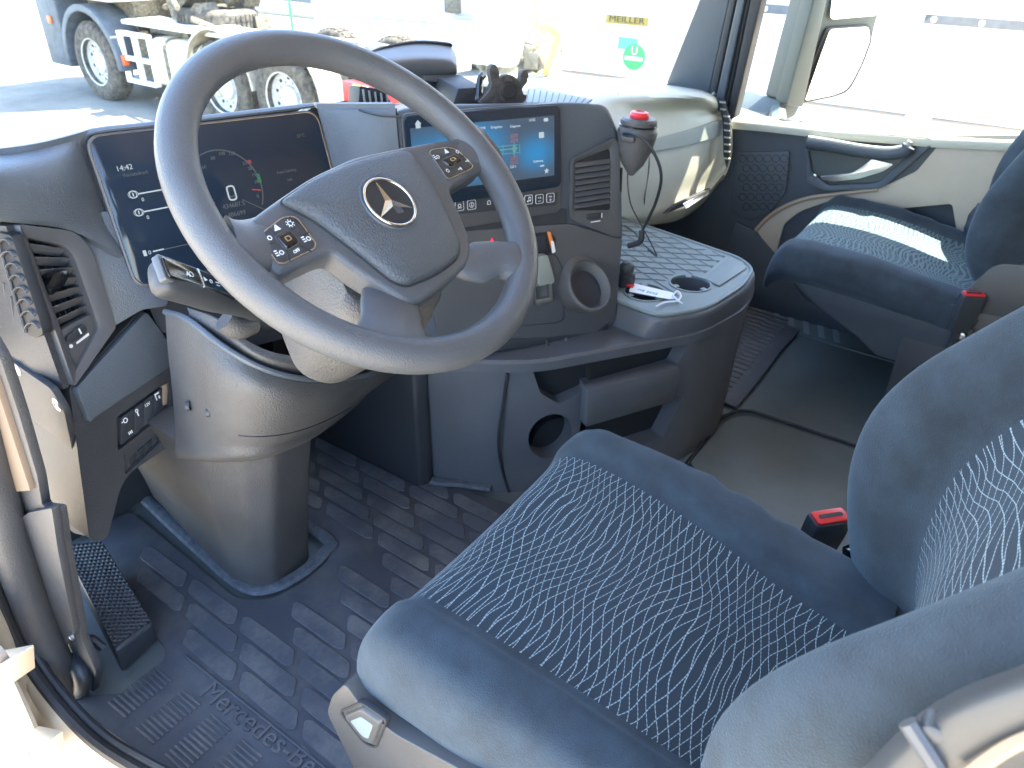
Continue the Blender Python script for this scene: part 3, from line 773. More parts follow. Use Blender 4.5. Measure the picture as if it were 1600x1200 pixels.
# lettering runs along the sill
fx = onz(318, 1078, .013); fe = onz(470, 1192, .013)
LF = Fr(fx, fe - fx, Vector((0, 0, 1)).cross(fe - fx))
if LF.n.z < 0: LF = Fr(fx, fe - fx, -Vector((0, 0, 1)).cross(fe - fx))
MB().text(LF, 'Mercedes-Benz', 0, -.012, .050, .0, depth=.003, sx=1.0).build('lettering', M['matbar'], matd)
mb = MB().tube([GZ.P(a, b, .014) for a, b in [(.395, .96), (.395, .6), (.395, .2), (.395, -.18)]], .003, 3, 6); mb.build('edge_rib', M['mat'], matd)
recentre(matd, (.6, .8, 0))
cp = MB()
for path in ([(.60, 1.40), (.575, 1.18), (.562, 1.02), (.585, .965), (.65, .945), (.725, .952), (.755, .99), (.765, 1.3)], [(1.02, 1.40), (1.06, 1.22), (1.035, .95), (1.07, .86), (1.10, .79)]):
    cp.tube([GZ.P(a, b, .016) for a, b in path], .014, 5, 8, flat=.6)
tag(cp.build('carpet_edging', M['carpet'], None), 'grey loop carpet edging round the steering column foot and the pedal well', 'carpet')
# footrest
fr_ = thing('footrest', 'black footrest block with knurled diamond top, left of the dusty mat', 'footrest')
q = [onz(98, 858, .10), onz(158, 845, .12), onz(232, 960, .085), onz(172, 985, .085), onz(128, 900, .10)]
tl_, tr_, br_, bl_ = onz(95, 850, .12), onz(158, 842, .12), onz(240, 975, .075), onz(180, 1018, .075)
bot = [Vector((p.x, p.y, .013)) for p in (tl_, tr_, br_, bl_)]
bl2, br2 = onz(192, 1052, .013), onz(247, 1000, .013)
mb = MB(); mb.add([tl_, tr_, br_, bl_, bot[0], bot[1], br2, bl2], [(0, 1, 2, 3), (3, 2, 6, 7), (1, 0, 4, 5), (0, 3, 7, 4), (2, 1, 5, 6), (4, 7, 6, 5)])
def knurl():
    m = mat('knurled rubber', (.035, .038, .042), .45); n = m.node_tree.nodes; l = m.node_tree.links
    tc = n.new('ShaderNodeTexCoord'); mp = n.new('ShaderNodeMapping'); mp.inputs['Rotation'].default_value = (0, 0, R_(45)); mp.inputs['Scale'].default_value = (130, 130, 130)
    l.new(tc.outputs['Object'], mp.inputs['Vector'])
    sp = n.new('ShaderNodeSeparateXYZ'); l.new(mp.outputs[0], sp.inputs[0])
    o = []
    for k in (0, 1):
        a = n.new('ShaderNodeMath'); a.operation = 'PINGPONG'; a.inputs[1].default_value = .5; l.new(sp.outputs[k], a.inputs[0]); o.append(a.outputs[0])
    mu = n.new('ShaderNodeMath'); mu.operation = 'MULTIPLY'; l.new(o[0], mu.inputs[0]); l.new(o[1], mu.inputs[1])
    bp = n.new('ShaderNodeBump'); bp.inputs['Strength'].default_value = 1; bp.inputs['Distance'].default_value = .012; l.new(mu.outputs[0], bp.inputs['Height']); l.new(bp.outputs[0], n['Principled BSDF'].inputs['Normal'])
    return m
M['knurl'] = knurl()
mb.build('block', M['plastic_dark'], fr_, bevel=.006, seg=3)
up_ = Vector((0, 0, .0022)); cen = (tl_ + tr_ + br_ + bl_) / 4
MB().prism([p + (cen - p) * .06 + up_ * .2 for p in (tl_, tr_, br_, bl_)], up_).build('tread_pad', M['knurl'], fr_)
MB().tube([bl_ + Vector((-.012, .01, .015)), bl_ + Vector((-.02, .03, .03)), Vector((bl_.x - .035, bl_.y + .08, .05))], .008, 4, 8).build('rim', M['plastic_dark'], fr_)
recentre(fr_, (.36, 1.1, .012))
# pedal
pd = thing('brake_pedal', 'dark ribbed pedal hanging in the shadow right of the column foot', 'pedal')
PF = yawtilt(ony(525, 680, 1.30), 0, -35)
pp = PF.pxs([(500, 662), (528, 650), (556, 692), (524, 706)])
MB().poly(PF, rnd(pp, .008, 3), 0, .014).build('pad', M['plastic_dark'], pd, bevel=.003)
mb = MB(); ax, ay = sum(p[0] for p in pp) / 4, sum(p[1] for p in pp) / 4
for k in range(6): mb.box(PF, ax - .030, ax + .030, ay - .035 + k * .012, ay - .030 + k * .012, .0141, .017)
mb.build('pad_rib', M['rubber'], pd)
MB().tube([PF.P(ax, ay, -.005), PF.P(ax, ay + .1, -.1), Vector((PF.P(ax, ay).x, 1.56, .45))], .012, 4, 8).build('lever', M['black'], pd)
recentre(pd, Vector((PF.o.x, PF.o.y, 0)))
# passenger side: hatch, ribbed mat, step rail
ho = [(1.515, .44), (1.78, .43), (1.80, .08), (1.85, -.5), (1.10, -.5), (1.40, .10)]
ho = [onz(1078, 725, .0)[:2], onz(1135, 660, 0)[:2], onz(1168, 652, 0)[:2], onz(1335, 708, 0)[:2], onz(1460, 760, 0)[:2], onz(1460, 1000, 0)[:2], onz(1180, 900, 0)[:2]]
MB_h = MB().poly(GZ, rnd(ho, [.01, .03, .03, .01, .01, .01, .01], 5), .004, .010).build('floor_hatch', M['hatch'], None, bevel=.003)
tag(MB_h, 'large flat rubber covered hatch panel in the floor between the seats', 'floor hatch')
MB().tube([GZ.P(a, b, .008) for a, b in rnd([onz(1060, 745, 0)[:2], onz(1130, 652, 0)[:2], onz(1165, 643, 0)[:2], onz(1345, 703, 0)[:2]], [.0, .035, .035, 0], 6)], .005, 1, 6, raw=True).build('hatch_groove', M['black'], MB_h)
pm = thing('passenger_floor_mat', 'black ribbed rubber mat in the passenger footwell', 'floor mat')
po = [onz(u, v, 0)[:2] for u, v in ((1100, 620), (1150, 642), (1182, 604), (1226, 545), (1250, 520), (1160, 488), (1120, 520))]
MB().poly(GZ, rnd(po, .012, 3), .004, .014).build('mat_sheet', M['mat'], pm, bevel=.003)
mb = MB()
x_ = 1.80
while x_ < 2.44:
    yb = .475
    mb.tube([GZ.P(x_, yb + .012, .015), GZ.P(x_ + .004, yb + .07, .015), GZ.P(x_ + .015, yb + .078, .015), GZ.P(x_ + .015, yb + .15, .015), GZ.P(x_, yb + .158, .015), GZ.P(x_, 1.2, .015)], .0045, 1, 5, raw=True)
    x_ += .030
mb.build('raised_rib', M['matbar'], pm)
recentre(pm, (2.1, .6, 0))
sr = thing('step_rail', 'tan metal edge rail with striped tread along the passenger door sill', 'step rail')
MB().box(GZ, 2.50, 2.53, -.1, .72, .001, .035).build('rail', M['doortan'], sr, bevel=.004)
MB().box(GZ, 2.36, 2.495, -.1, .66, .002, .008).build('tread', M['floor'], sr)
mb = MB()
for k in range(5):
    y0 = .50 - k * .05
    mb.prism([(2.38, y0, .0085), (2.38, y0 + .018, .0085), (2.49, y0 + .055, .0085), (2.49, y0 + .035, .0085)], (0, 0, .002))
mb.build('stripe', M['tray'], sr)
recentre(sr, (2.45, .3, 0))
# ================================================================== dashboard
dash = thing('dashboard', 'wide dark grey truck dashboard with two displays, air vents and a beige passenger side', 'dashboard')
FC = yawtilt(CAM + ray(134, 230) * 1.10, 14, 17)
FS = yawtilt(CAM + ray(760, 250) * 1.40, 28, 6)
q0 = FC.P(*FC.px(150, 450))
FL = yawtilt(q0, -14, 8)

# --- lower body with the switch block
sw = [(108, 606), (222, 482), (266, 541), (277, 600), (272, 692), (192, 746), (168, 842), (140, 846)]
sp_ = FL.pxs(sw)
body = MB().prism([FL.P(a, b, 0) for a, b in rnd(sp_, [.006, .006, .02, .02, .01, .03, .012, .012], 4)], (-.01, .42, .0))
cuts = []
c1 = rnd(FL.pxs([(181, 652), (262, 594), (268, 640), (184, 705)]), .004, 2)
cuts.append(MB().poly(FL, c1, -.012, .02))
c2 = rnd(FL.pxs([(192, 708), (250, 656), (252, 690), (196, 742)]), .004, 2)
cuts.append(MB().poly(FL, c2, -.006, .02))
body.build('switch_body', M['sideplastic'], dash, cut=cuts, angle=30)
# upper facet (lighter sloping face above the switches)
fa = FL.pxs([(112, 606), (222, 486), (262, 541), (268, 566), (140, 652), (134, 660)], .002)
MB().poly(FL, rnd(fa, .008, 3), .0006, .012).build('switch_body_facet', M['dash'], dash, bevel=.006, seg=3)
swt = [(186, 650, 207, 636), (207, 636, 222, 625), (222, 625, 238, 613), (238, 613, 254, 601)]
for i, (u0, v0, u1, v1) in enumerate(swt):
    hgt = 46 - i * 2
    P = FL.pxs([(u0 + .8, v0 + 2), (u1 - .8, v1 + 2), (u1 + 1, v1 + hgt - 4), (u0 + 1, v0 + hgt)], -.008)
    s = MB().poly(FL, rnd(P, .002, 2), -.0118, -.004).build('rocker_switch', M['plastic_dark'], dash, bevel=.0012)
    cx = sum(p[0] for p in P) / 4; cy = sum(p[1] for p in P) / 4
    mb = MB()
    if i == 0: mb.ring(FL, circle2(cx, cy + .012, .0045, 14), circle2(cx, cy + .012, .003, 14), -.0038, -.0034).box(FL, cx - .008, cx - .0055, cy + .011, cy + .013, -.0038, -.0034); [mb.box(FL, cx - .004 + k * .003, cx - .0025 + k * .003, cy - .014, cy - .009, -.0038, -.0034) for k in range(3)]
    elif i == 2: mb.text(FL, 'IIV' if False else '12V', cx - .006, cy + .008, .0075, -.0038)
    elif i == 1: mb.ring(FL, circle2(cx, cy + .014, .003, 12), circle2(cx, cy + .014, .0018, 12), -.0038, -.0034).box(FL, cx - .001, cx + .001, cy + .004, cy + .011, -.0038, -.0034)
    else: mb.box(FL, cx - .005, cx + .005, cy + .014, cy + .017, -.0038, -.0034).box(FL, cx - .005, cx - .003, cy + .005, cy + .014, -.0038, -.0034).box(FL, cx + .001, cx + .004, cy + .005, cy + .010, -.0038, -.0034)
    mb.build('symbol', M['white'], s)
P = FL.pxs([(253, 604), (263, 597), (261, 632), (254, 634)], -.004)
MB().poly(FL, P, -.0118, -.003).build('switch_bezel_end', M['doortan'], dash, bevel=.002)
mb = MB()
for i in range(4):
    u = 203 + i * 12.5; v = 716 - i * 11.5
    for r in (0, 1):
        P = FL.pxs([(u, v + r * 13), (u + 9, v - 8 + r * 13), (u + 9, v + 2 + r * 13), (u, v + 10 + r * 13)], -.005)
        mb.poly(FL, P, -.0058, -.003)
mb.build('fuse_flap', M['black'], dash, bevel=.0006, seg=1)
# side cover (towards the door) with screws
side_n = Vector((-1, 0, 0))
xs = FL.P(*FL.px(110, 640)).x - .012
SF = Fr((xs, 1.2, .5), (0, -1, 0), (0, 0, 1))
scp = [(0, 610), (-30, 560), (0, 552), (92, 608), (108, 640), (140, 810), (139, 836), (120, 832), (62, 772)]
scp = [(-60, 490), (0, 548), (84, 606), (104, 640), (140, 810), (139, 836), (118, 831), (62, 776), (40, 690), (-40, 540)]
sc_ = MB().poly(SF, rnd(SF.pxs(scp), [.002, .005, .01, .01, .01, .01, .01, .01, .01, .01], 4), -.006, .004).build('side_cover', M['sideplastic'], dash, bevel=.002)
for (u, v) in ((27, 577), (89, 632), (86, 790), (127, 815)):
    a, b = SF.px(u, v, .004)
    MB().lathe(Fr(SF.P(a, b, .004), SF.h, SF.v), [(.011, 0), (.011, .001), (.008, .0025), (.004, .003), (.003, .001)], 16).build('screw', M['alu'], sc_)
# --- left vent housing
vo = rnd(FL.pxs([(20, 350), (108, 361), (134, 388), (173, 511), (108, 603)]), [.006, .015, .012, .004, .004], 5)
vi = rnd(FL.pxs([(39, 371), (96, 383), (112, 398), (152, 512), (116, 578)]), [.004, .014, .012, .01, .004], 5)
vh = MB().ring(FL, vo, vi, -.06, .012, .004).build('vent_frame', M['dashtrim'], dash, bevel=.0015, seg=2)
MB().poly(FL, rnd(FL.pxs([(30, 362), (116, 372), (160, 512), (112, 594)], -.05), .004, 3), -.08, -.045).build('vent_back', M['black'], vh)
lo_ = FL.pxs([(84, 522), (146, 488), (154, 512), (116, 578), (104, 572)], -.004)
MB().poly(FL, rnd(lo_, .003, 2), -.02, -.003).build('vent_base_plate', M['dashtrim'], vh, bevel=.001)
a0 = FL.pxs([(39, 371), (96, 383), (146, 490), (84, 522)])
mb = MB()
for k in range(7):
    t = (k + .7) / 7.2
    L0 = Vector(a0[0]) * (1 - t) + Vector(a0[3]) * t; R0 = Vector(a0[1]) * (1 - t) + Vector(a0[2]) * t
    d = (R0 - L0)
    fr = Fr(FL.P(L0.x, L0.y, -.012), FL.P(R0.x, R0.y, -.012) - FL.P(L0.x, L0.y, -.012), FL.v * .75 + FL.n * .65)
    L = (FL.P(R0.x, R0.y, 0) - FL.P(L0.x, L0.y, 0)).length
    mb.box(fr, -.004, L + .006, -.0085, .0085, -.0011, .0011)
mb.build('vent_slat', M['dashtrim'], vh, bevel=.0008, seg=1)
mb = MB()
for k in range(5):
    t = (k + .5) / 5
    a = a0[0][0] * (1 - t) + a0[1][0] * t
    mb.box(FL, a, a + .0015, a0[3][1] + .005, a0[0][1] + .01, -.04, -.02)
mb.build('vent_vane', M['plastic_dark'], vh)
tb_ = FL.pxs([(69, 448), (80, 427), (102, 420), (104, 430), (96, 446), (76, 462)], .004)
MB().poly(FL, rnd(tb_, .003, 3), -.014, .010).build('vent_tab', M['gloss'], vh, bevel=.002)
rl = FL.pxs([(103, 526), (128, 505), (134, 512), (133, 520), (110, 536), (103, 534)], 0)
MB().poly(FL, rnd(rl, .003, 3), -.006, .003).build('thumbwheel', M['plastic_dark'], vh, bevel=.002)
mb = MB(); ws = FL.pxs([(121, 535), (140, 520), (141, 524), (122, 538)], 0); mb.poly(FL, ws, -.003, -.0022)
ws = FL.pxs([(122, 514), (124, 513), (128, 521), (126, 522)], .003); mb.poly(FL, ws, .003, .0036)
a, b = FL.px(113, 541); mb.poly(FL, circle2(a, b, .003, 10), -.003, -.0022)
mb.build('scale_mark', M['white'], vh)
# side window vent with curved fins, left of the frame
sv = pathx([(0, 0, .4)])[0]
A0, A1 = FL.P(*FL.px(20, 351)), FL.P(*FL.px(108, 604))
back = Vector((-.022, .30, .0))
MB().add([A0, A1, A1 + Vector((-.012, .05, -.004)), A0 + Vector((-.012, .05, -.004)), A0 + back, A1 + back], [(0, 1, 2, 3), (3, 2, 5, 4)]).build('dash_end', M['sideplastic'], dash, solid=.01, angle=60)
SV = Fr(A0 + Vector((-.014, .06, 0)), (A1 - A0), Vector((-.02, .99, 0)))
if SV.n.x > 0: SV = Fr(SV.o, -SV.h, SV.v)
vv = [(-6, 362), (18, 368), (62, 500), (68, 522), (56, 528), (38, 520), (-6, 470)]
MB().poly(SV, rnd(SV.pxs(vv, .004), .006, 3), -.01, .0045).build('side_vent_back', M['black'], dash, bevel=.001)
mb = MB()
for k in range(8):
    u, v = 8 + k * 6.2, 382 + k * 18.6
    c_ = SV.px(u - 2, v, .01); P = [SV.P(*SV.px(u + du, v + dv, .008), .008) for du, dv in ((-11, 0), (-6, -7), (3, -8), (10, 0))]
    mb.tube(P, .0030, 4, 6, flat=.5)
mb.build('side_vent_fin', M['doortan'] if False else M['dashtrim'], dash)
mb = MB()
for k in range(3):
    P = [SV.P(*SV.px(u, v, .006), .006) for u, v in ((-4 + k * 11, 420 + k * 22), (4 + k * 11, 505 + k * 6))]
    mb.tube(P, .0025, 1, 5, raw=True)
P = [SV.P(*SV.px(u, v, .007), .007) for u, v in ((-5, 375), (40, 520))]; mb.tube(P, .0022, 1, 5, raw=True)
mb.build('side_vent_grille', M['dashtrim'], dash)

# --- soft hump left of and above the cluster
def c(u, v, off): a, b = FC.px(u, v, off); return FC.P(a, b, off)
def l(u, v, off): a, b = FL.px(u, v, off); return FL.P(a, b, off)
rows = [
    [onz(-110, 262, .865), onz(-30, 246, .868), onz(40, 237, .868), onz(85, 228, .868), onz(142, 212, .868)],
    [l(-110, 285, .03), l(-30, 268, .03), l(45, 258, .025), l(98, 248, .02), c(136, 234, -.010)],
    [l(-110, 318, .035), l(-30, 305, .035), l(48, 298, .034), l(110, 290, .026), c(152, 290, -.010)],
    [l(-110, 345, .02), l(-30, 338, .02), l(48, 338, .022), l(118, 345, .018), c(170, 350, -.010)],
    [l(-110, 352, .010), l(-30, 346, .010), l(30, 349, .010), l(112, 361, .010), c(192, 400, .004)],
]
MB().grid(rows, 5, 5).build('dash_hump', M['dash'], dash, solid=.012, angle=70)
# back of the hump down to the windshield
rows2 = [[onz(-110, 262, .865), onz(-30, 246, .868), onz(40, 237, .868), onz(85, 228, .868), onz(142, 212, .868)]]
rows2.append([p + Vector((0, .03, -.008)) for p in rows2[0]]); rows2.append([p + Vector((0, .14, -.07)) for p in rows2[0]]); rows2.append([p + Vector((0, .45, -.24)) for p in rows2[0]])
MB().grid(rows2, 3, 3).build('dash_top_back', M['dash'], dash, solid=.008)
# panel between vent and cluster, down to the knee panel
pn = [(110, 350), (150, 330), (200, 330), (236, 440), (262, 442), (262, 478), (222, 484), (173, 513), (138, 395)]
MB().poly(FC, rnd(FC.pxs(pn, -.004), .006, 3), -.05, -.004).build('cluster_surround', M['dash'], dash, bevel=.002)
mb = MB().poly(FC, FC.pxs([(222, 455), (262, 440), (420, 400), (560, 330), (640, 330), (640, 480), (400, 540), (300, 520), (250, 520)], -.05), -.12, -.05).build('under_cluster_panel', M['plastic_dark'], dash)
# --- cluster
TLc, TRc = FC.px(134, 216), FC.px(492, 177)
BLc = FC.px(214, 448); bR = TRc[0] - .004
outl = [TLc, TRc, (bR + .006, BLc[1] + .002), BLc]
outl = [(TLc[0], TLc[1]), (TRc[0], TRc[1] + .002), (TRc[0] + .004, BLc[1]), (BLc[0], BLc[1])]
MB().poly(FC, rnd([(p[0] + sx_, p[1] + sy_) for p, sx_, sy_ in zip(outl, (-.004, .004, .004, -.004), (.004, .004, -.004, -.004))], .026, 8), -.03, .0035).build('cluster_bezel', M['alu'] if False else M['dashtrim'], dash, bevel=.0015)
clu = MB().poly(FC, rnd(outl, .024, 8), -.012, .0055).build('instrument_display', M['glass_screen'], dash, bevel=.001)
sx0 = MB().ring(FC, rnd([(p[0] + sx_, p[1] + sy_) for p, sx_, sy_ in zip(outl, (-.0012, .0012, .0012, -.0012), (.0012, .0012, -.0012, -.0012))], .0245, 8), rnd(outl, .024, 8), .003, .0058).build('display_edge', M['chrome'], clu)
ZC = .0058
def cp_(u, v): return FC.px(u, v, ZC)
mb = MB()
a, b = cp_(182, 268); mb.text(FC, '14:42', a, b, .0112, ZC)
a, b = cp_(357, 310); fz = FC
gx, gy = cp_(362, 302)
mb.ring(FC, rnd([(gx - .0075, gy - .012), (gx + .0075, gy - .012), (gx + .0075, gy + .013), (gx - .0075, gy + .013)], .006, 4), rnd([(gx - .005, gy - .0095), (gx + .005, gy - .0095), (gx + .005, gy + .0105), (gx - .005, gy + .0105)], .004, 4), ZC, ZC + .0004)
def bar(u, v, L, th=.0022):
    a, b = cp_(u, v); mb.box(FC, a, a + L, b - th / 2, b + th / 2, ZC, ZC + .0004); mb.text(FC, '0', a + .002, b - .012, .0080, ZC)
bar(216, 303, .10); bar(224, 331, .10)
a, b = cp_(239, 393); mb.box(FC, a, a + .017, b - .0012, b + .0012, ZC, ZC + .0004)
a, b = cp_(232, 396); mb.text(FC, '0', a, b - .002, .009, ZC)
for (u, v) in ((208, 304), (217, 332)):
    a, b = cp_(u, v); mb.ring(FC, circle2(a, b, .0058, 18), circle2(a, b, .0045, 18), ZC, ZC + .0004); mb.box(FC, a - .0009, a + .0009, b - .003, b + .003, ZC, ZC + .0004)
    mb.ring(FC, circle2(a, b, .0078, 18, .006), circle2(a, b, .0070, 18, .0052), ZC, ZC + .0003)
a, b = cp_(227, 396); mb.box(FC, a - .003, a + .002, b - .004, b + .005, ZC, ZC + .0004)
mb.build('bright_graphics', M['glow_white'], clu)
mb = MB()
a, b = cp_(192, 275); mb.text(FC, 'Vorratsdruck', a, b - .002, .0078, ZC, sx=.9)
a, b = cp_(349, 327); mb.text(FC, '434687.5', a, b, .0105, ZC)
a, b = cp_(357, 340); mb.text(FC, '486699', a, b, .0105, ZC)
a, b = cp_(360, 309); mb.text(FC, 'km/h', a, b, .0050, ZC)
a, b = cp_(433, 272); mb.text(FC, 'Keine Zuladung', a, b, .0068, ZC, sx=.85)
a, b = cp_(450, 283); mb.text(FC, 'Info', a, b, .0062, ZC)
a, b = cp_(464, 215); mb.text(FC, '25°C', a, b, .0075, ZC)
a, b = cp_(242, 393); mb.box(FC, a, a + .075, b - .0006, b + .0006, ZC, ZC + .0004)
for t, u, v in (('40', 309, 285), ('20', 316, 305), ('60', 316, 264), ('80', 330, 250), ('100', 342, 243), ('120', 358, 243), ('25', 380, 258), ('20', 388, 266), ('15', 394, 276), ('10', 398, 287), ('0', 402, 309)):
    a, b = cp_(u, v); mb.text(FC, t, a, b, .0075, ZC)
# dial ring (three quarter circle)
cx, cy = cp_(352, 300); rx = abs(cp_(412, 300)[0] - cx); o_, i_ = [], []
for k in range(61):
    t = R_(-28 + 236 * k / 60); ryd = cp_(352, 231)[1] - cy
    o_.append((cx + rx * math.cos(t), cy + ryd * math.sin(t))); i_.append((cx + (rx - .0018) * math.cos(t), cy + (ryd - .0018) * math.sin(t)))
mb.poly(FC, o_ + i_[::-1], ZC, ZC + .0004)
for s_a in (-35, 215):
    t = R_(s_a); mb.tube([FC.P(cx + .03 * math.cos(t), cy + .03 * math.sin(t), ZC), FC.P(cx + .085 * math.cos(t), cy + .085 * math.sin(t), ZC)], .0006, 1, 4, raw=True)
mb.build('dim_graphics', M['glow_dim'], clu)
mb = MB()
for (u0, v0, u1, v1) in ((329, 322, 336, 316), (394, 296, 407, 297)):
    a, b = cp_(u0, v0); a1, b1 = cp_(u1, v1); mb.tube([FC.P(a, b, ZC), FC.P(a1, b1, ZC)], .0012, 1, 4, raw=True)
a, b = cp_(389, 253); mb.box(FC, a - .003, a + .004, b - .003, b + .003, ZC, ZC + .0003)
mb.build('red_graphics', M['glow_red'], clu)
a, b = cp_(404, 278); MB().poly(FC, [(a - .002, b - .008), (a + .004, b - .008), (a + .003, b + .007), (a - .003, b + .007)], ZC, ZC + .0004).build('green_band', M['glow_green'], clu)
# hood above the cluster
def top(u, v, z): return onz(u, v, z)
hr = [[FC.P(a, b, .003) for a, b in (FC.px(142, 214), FC.px(230, 203), FC.px(330, 192), FC.px(420, 183), FC.px(490, 176), FC.px(540, 174), FC.px(600, 170))]]
hr[0] = [FC.P(TLc[0] - .03, TLc[1] - .03, -.004), FC.P(TLc[0] - .008, TLc[1] - .006, -.002)] + [FC.P(TLc[0] + .014 + k * (TRc[0] - .012 - TLc[0]) / 5, TLc[1] + .004 - k * .0008, .001) for k in range(6)]
hr.append([p + Vector((0, .018, .0005)) for p in hr[0]]); hr.append([p + Vector((.0, .10, -.038)) for p in hr[0]]); hr.append([p + Vector((0, .28, -.13)) for p in hr[0]]); hr.append([p + Vector((0, .5, -.24)) for p in hr[0]])
MB().grid(hr, 3, 4).build('cluster_hood', M['dash'], dash, solid=.004)
# --- surface between cluster and centre stack
r_end = TRc[0] + .006
def s_(u, v, off=0.0): a, b = FS.px(u, v, off); return FS.P(a, b, off)
L_ = lambda b: FC.P(r_end, b, .002)
SL = FS.px(628, 178)
Rr_ = lambda b: FS.P(SL[0] - .012, b, .002)
zt = TLc[1]
rows = []
for bL, bR2, bulge, dz in ((zt - .002, SL[1] + .010, .00, .0), (zt - .012, SL[1] + .002, .006, 0), (zt - .08, SL[1] - .06, .012, 0), (zt - .17, SL[1] - .14, .012, 0), (zt - .26, SL[1] - .26, .0, 0)):
    p, q = L_(bL), Rr_(bR2); rows.append([p, p.lerp(q, .35) + FS.n * bulge, p.lerp(q, .7) + FS.n * bulge, q])
MB().grid(rows, 5, 5).build('dash_middle', M['dash'], dash, solid=.01)
p, q = L_(zt - .002), Rr_(SL[1] + .010)
rows = [[p, p.lerp(q, .5), q]]; rows.append([x + Vector((.02, .04, -.008)) for x in rows[0]]); rows.append([x + Vector((.05, .16, -.06)) for x in rows[0]]); rows.append([x + Vector((.1, .6, -.24)) for x in rows[0]])
MB().grid(rows, 4, 4).build('dash_middle_top', M['dash'], dash, solid=.008)
MB().tube([FC.P(r_end + .03, zt + .002, .0)] + [onz(u, v, .868) for u, v in ((560, 172), (590, 180), (625, 183))], .002, 4, 6).build('hood_seam', M['rubber'], dash)
# --- centre stack housing
so_ = FS.pxs([(622, 171), (660, 163), (900, 158), (952, 163), (968, 203), (974, 260), (976, 372), (962, 512), (940, 530), (820, 546), (690, 556), (640, 420)])
so_[0] = (SL[0] - .014, so_[0][1]); so_[-1] = (SL[0] - .014, -.25); so_[-2] = (SL[0] - .01, so_[-2][1])
hs = rnd(so_, [.02, .01, .03, .02, .01, .01, .01, .02, .02, .01, .02, .02], 4)
b2 = Vector((.24, .22, -.105))
MB().prism([FS.P(a, b, -.004) for a, b in hs], b2).build('centre_stack_body', M['dash'], dash, bevel=.012, seg=4, angle=50)
vs = FS.pxs([(893, 236), (958, 203), (962, 372), (884, 345)], 0)
# upper face and lower face
lf = FS.pxs([(700, 362), (886, 349), (900, 352), (971, 374), (960, 505), (930, 522), (820, 532), (690, 542), (660, 430)], 0)
MB().poly(FS, rnd(lf, [.005, .005, .005, .005, .02, .01, .01, .01, .01], 4), -.003, .004).build('lower_fascia', M['dashtrim'], dash, bevel=.002)
mb = MB().poly(FS, rnd(FS.pxs([(700, 528), (830, 528), (930, 520), (952, 500), (948, 520), (930, 530), (825, 543), (700, 552)], .004), .004, 2), -.006, .006).build('fascia_lower_lip', M['plastic_dark'], dash, bevel=.002)
MB().poly(FS, rnd(FS.pxs([(700, 338), (886, 326), (886, 349), (700, 362)], 0), .003, 2), -.003, .0005).build('fascia_band', M['plastic_dark'], dash)
# infotainment
ic = FS.pxs([(629, 177), (874, 165), (876, 291), (640, 322)], .006)
ic = [(ic[0][0], ic[1][1] + .006), (ic[1][0], ic[1][1] + .002), (ic[2][0], ic[2][1]), (ic[0][0], ic[2][1] - .004)]
MB().poly(FS, rnd([(ic[0][0] - .003, ic[0][1] + .003), (ic[1][0] + .003, ic[1][1] + .003), (ic[2][0] + .003, ic[2][1] - .052), (ic[3][0] - .003, ic[3][1] - .052)], .016, 6), -.002, .0045).build('infotainment_bezel', M['dashtrim'], dash, bevel=.0015)
inf = MB().poly(FS, rnd(ic, .015, 7), .004, .0095).build('infotainment_display', M['glass_screen'], dash, bevel=.001)
ZI = .0098
def ip(u, v): return FS.px(u, v, ZI)
def screen_mat():
    m = bpy.data.materials.new('infotainment picture'); m.use_nodes = True; n = m.node_tree.nodes; l_ = m.node_tree.links; b = n['Principled BSDF']
    b.inputs['Base Color'].default_value = (.006, .008, .012, 1); b.inputs['Roughness'].default_value = .12
    tc = n.new('ShaderNodeTexCoord'); sp = n.new('ShaderNodeSeparateXYZ'); l_.new(tc.outputs['UV'], sp.inputs[0])
    def blob(cx, cy, rx_, ry_, amp):
        v = n.new('ShaderNodeVectorMath'); v.operation = 'SUBTRACT'; l_.new(tc.outputs['UV'], v.inputs[0]); v.inputs[1].default_value = (cx, cy, 0)
        d = n.new('ShaderNodeVectorMath'); d.operation = 'DIVIDE'; l_.new(v.outputs[0], d.inputs[0]); d.inputs[1].default_value = (rx_, ry_, 1)
        q = n.new('ShaderNodeVectorMath'); q.operation = 'LENGTH'; l_.new(d.outputs[0], q.inputs[0])
        r = n.new('ShaderNodeMapRange'); r.interpolation_type = 'SMOOTHSTEP'; r.inputs['From Min'].default_value = 1; r.inputs['From Max'].default_value = 0; r.inputs['To Max'].default_value = amp; l_.new(q.outputs['Value'], r.inputs['Value']); return r.outputs[0]
    s = None
    for args in ((.42, .55, .36, .75, 1.0), (.86, .42, .22, .45, .8), (.1, .5, .3, .6, .7)):
        o = blob(*args)
        if s is None: s = o
        else:
            a = n.new('ShaderNodeMath'); a.operation = 'ADD'; l_.new(s, a.inputs[0]); l_.new(o, a.inputs[1]); s = a.outputs[0]
    r = n.new('ShaderNodeValToRGB'); r.color_ramp.elements[0].color = (.035, .055, .085, 1); r.color_ramp.elements[1].color = (.01, .16, .36, 1)
    l_.new(s, r.inputs[0]); l_.new(r.outputs[0], b.inputs['Emission Color']); b.inputs['Emission Strength'].default_value = .16
    return m
a0_, b0_ = ip(650, 193); a1_, b1_ = ip(866, 274)
a0_ = ic[0][0] + .010; b0_ = ip(866, 180)[1]
pic = MB(); pic.v = [FS.P(a0_, b1_, ZI), FS.P(a1_, b1_, ZI), FS.P(a1_, b0_, ZI), FS.P(a0_, b0_, ZI)]; pic.f = [(0, 1, 2, 3)]; pic.uv = {0: (0, 0), 1: (1, 0), 2: (1, 1), 3: (0, 1)}
pic.build('picture', screen_mat(), inf, smooth=False)
ZI += .0003
mb = MB()
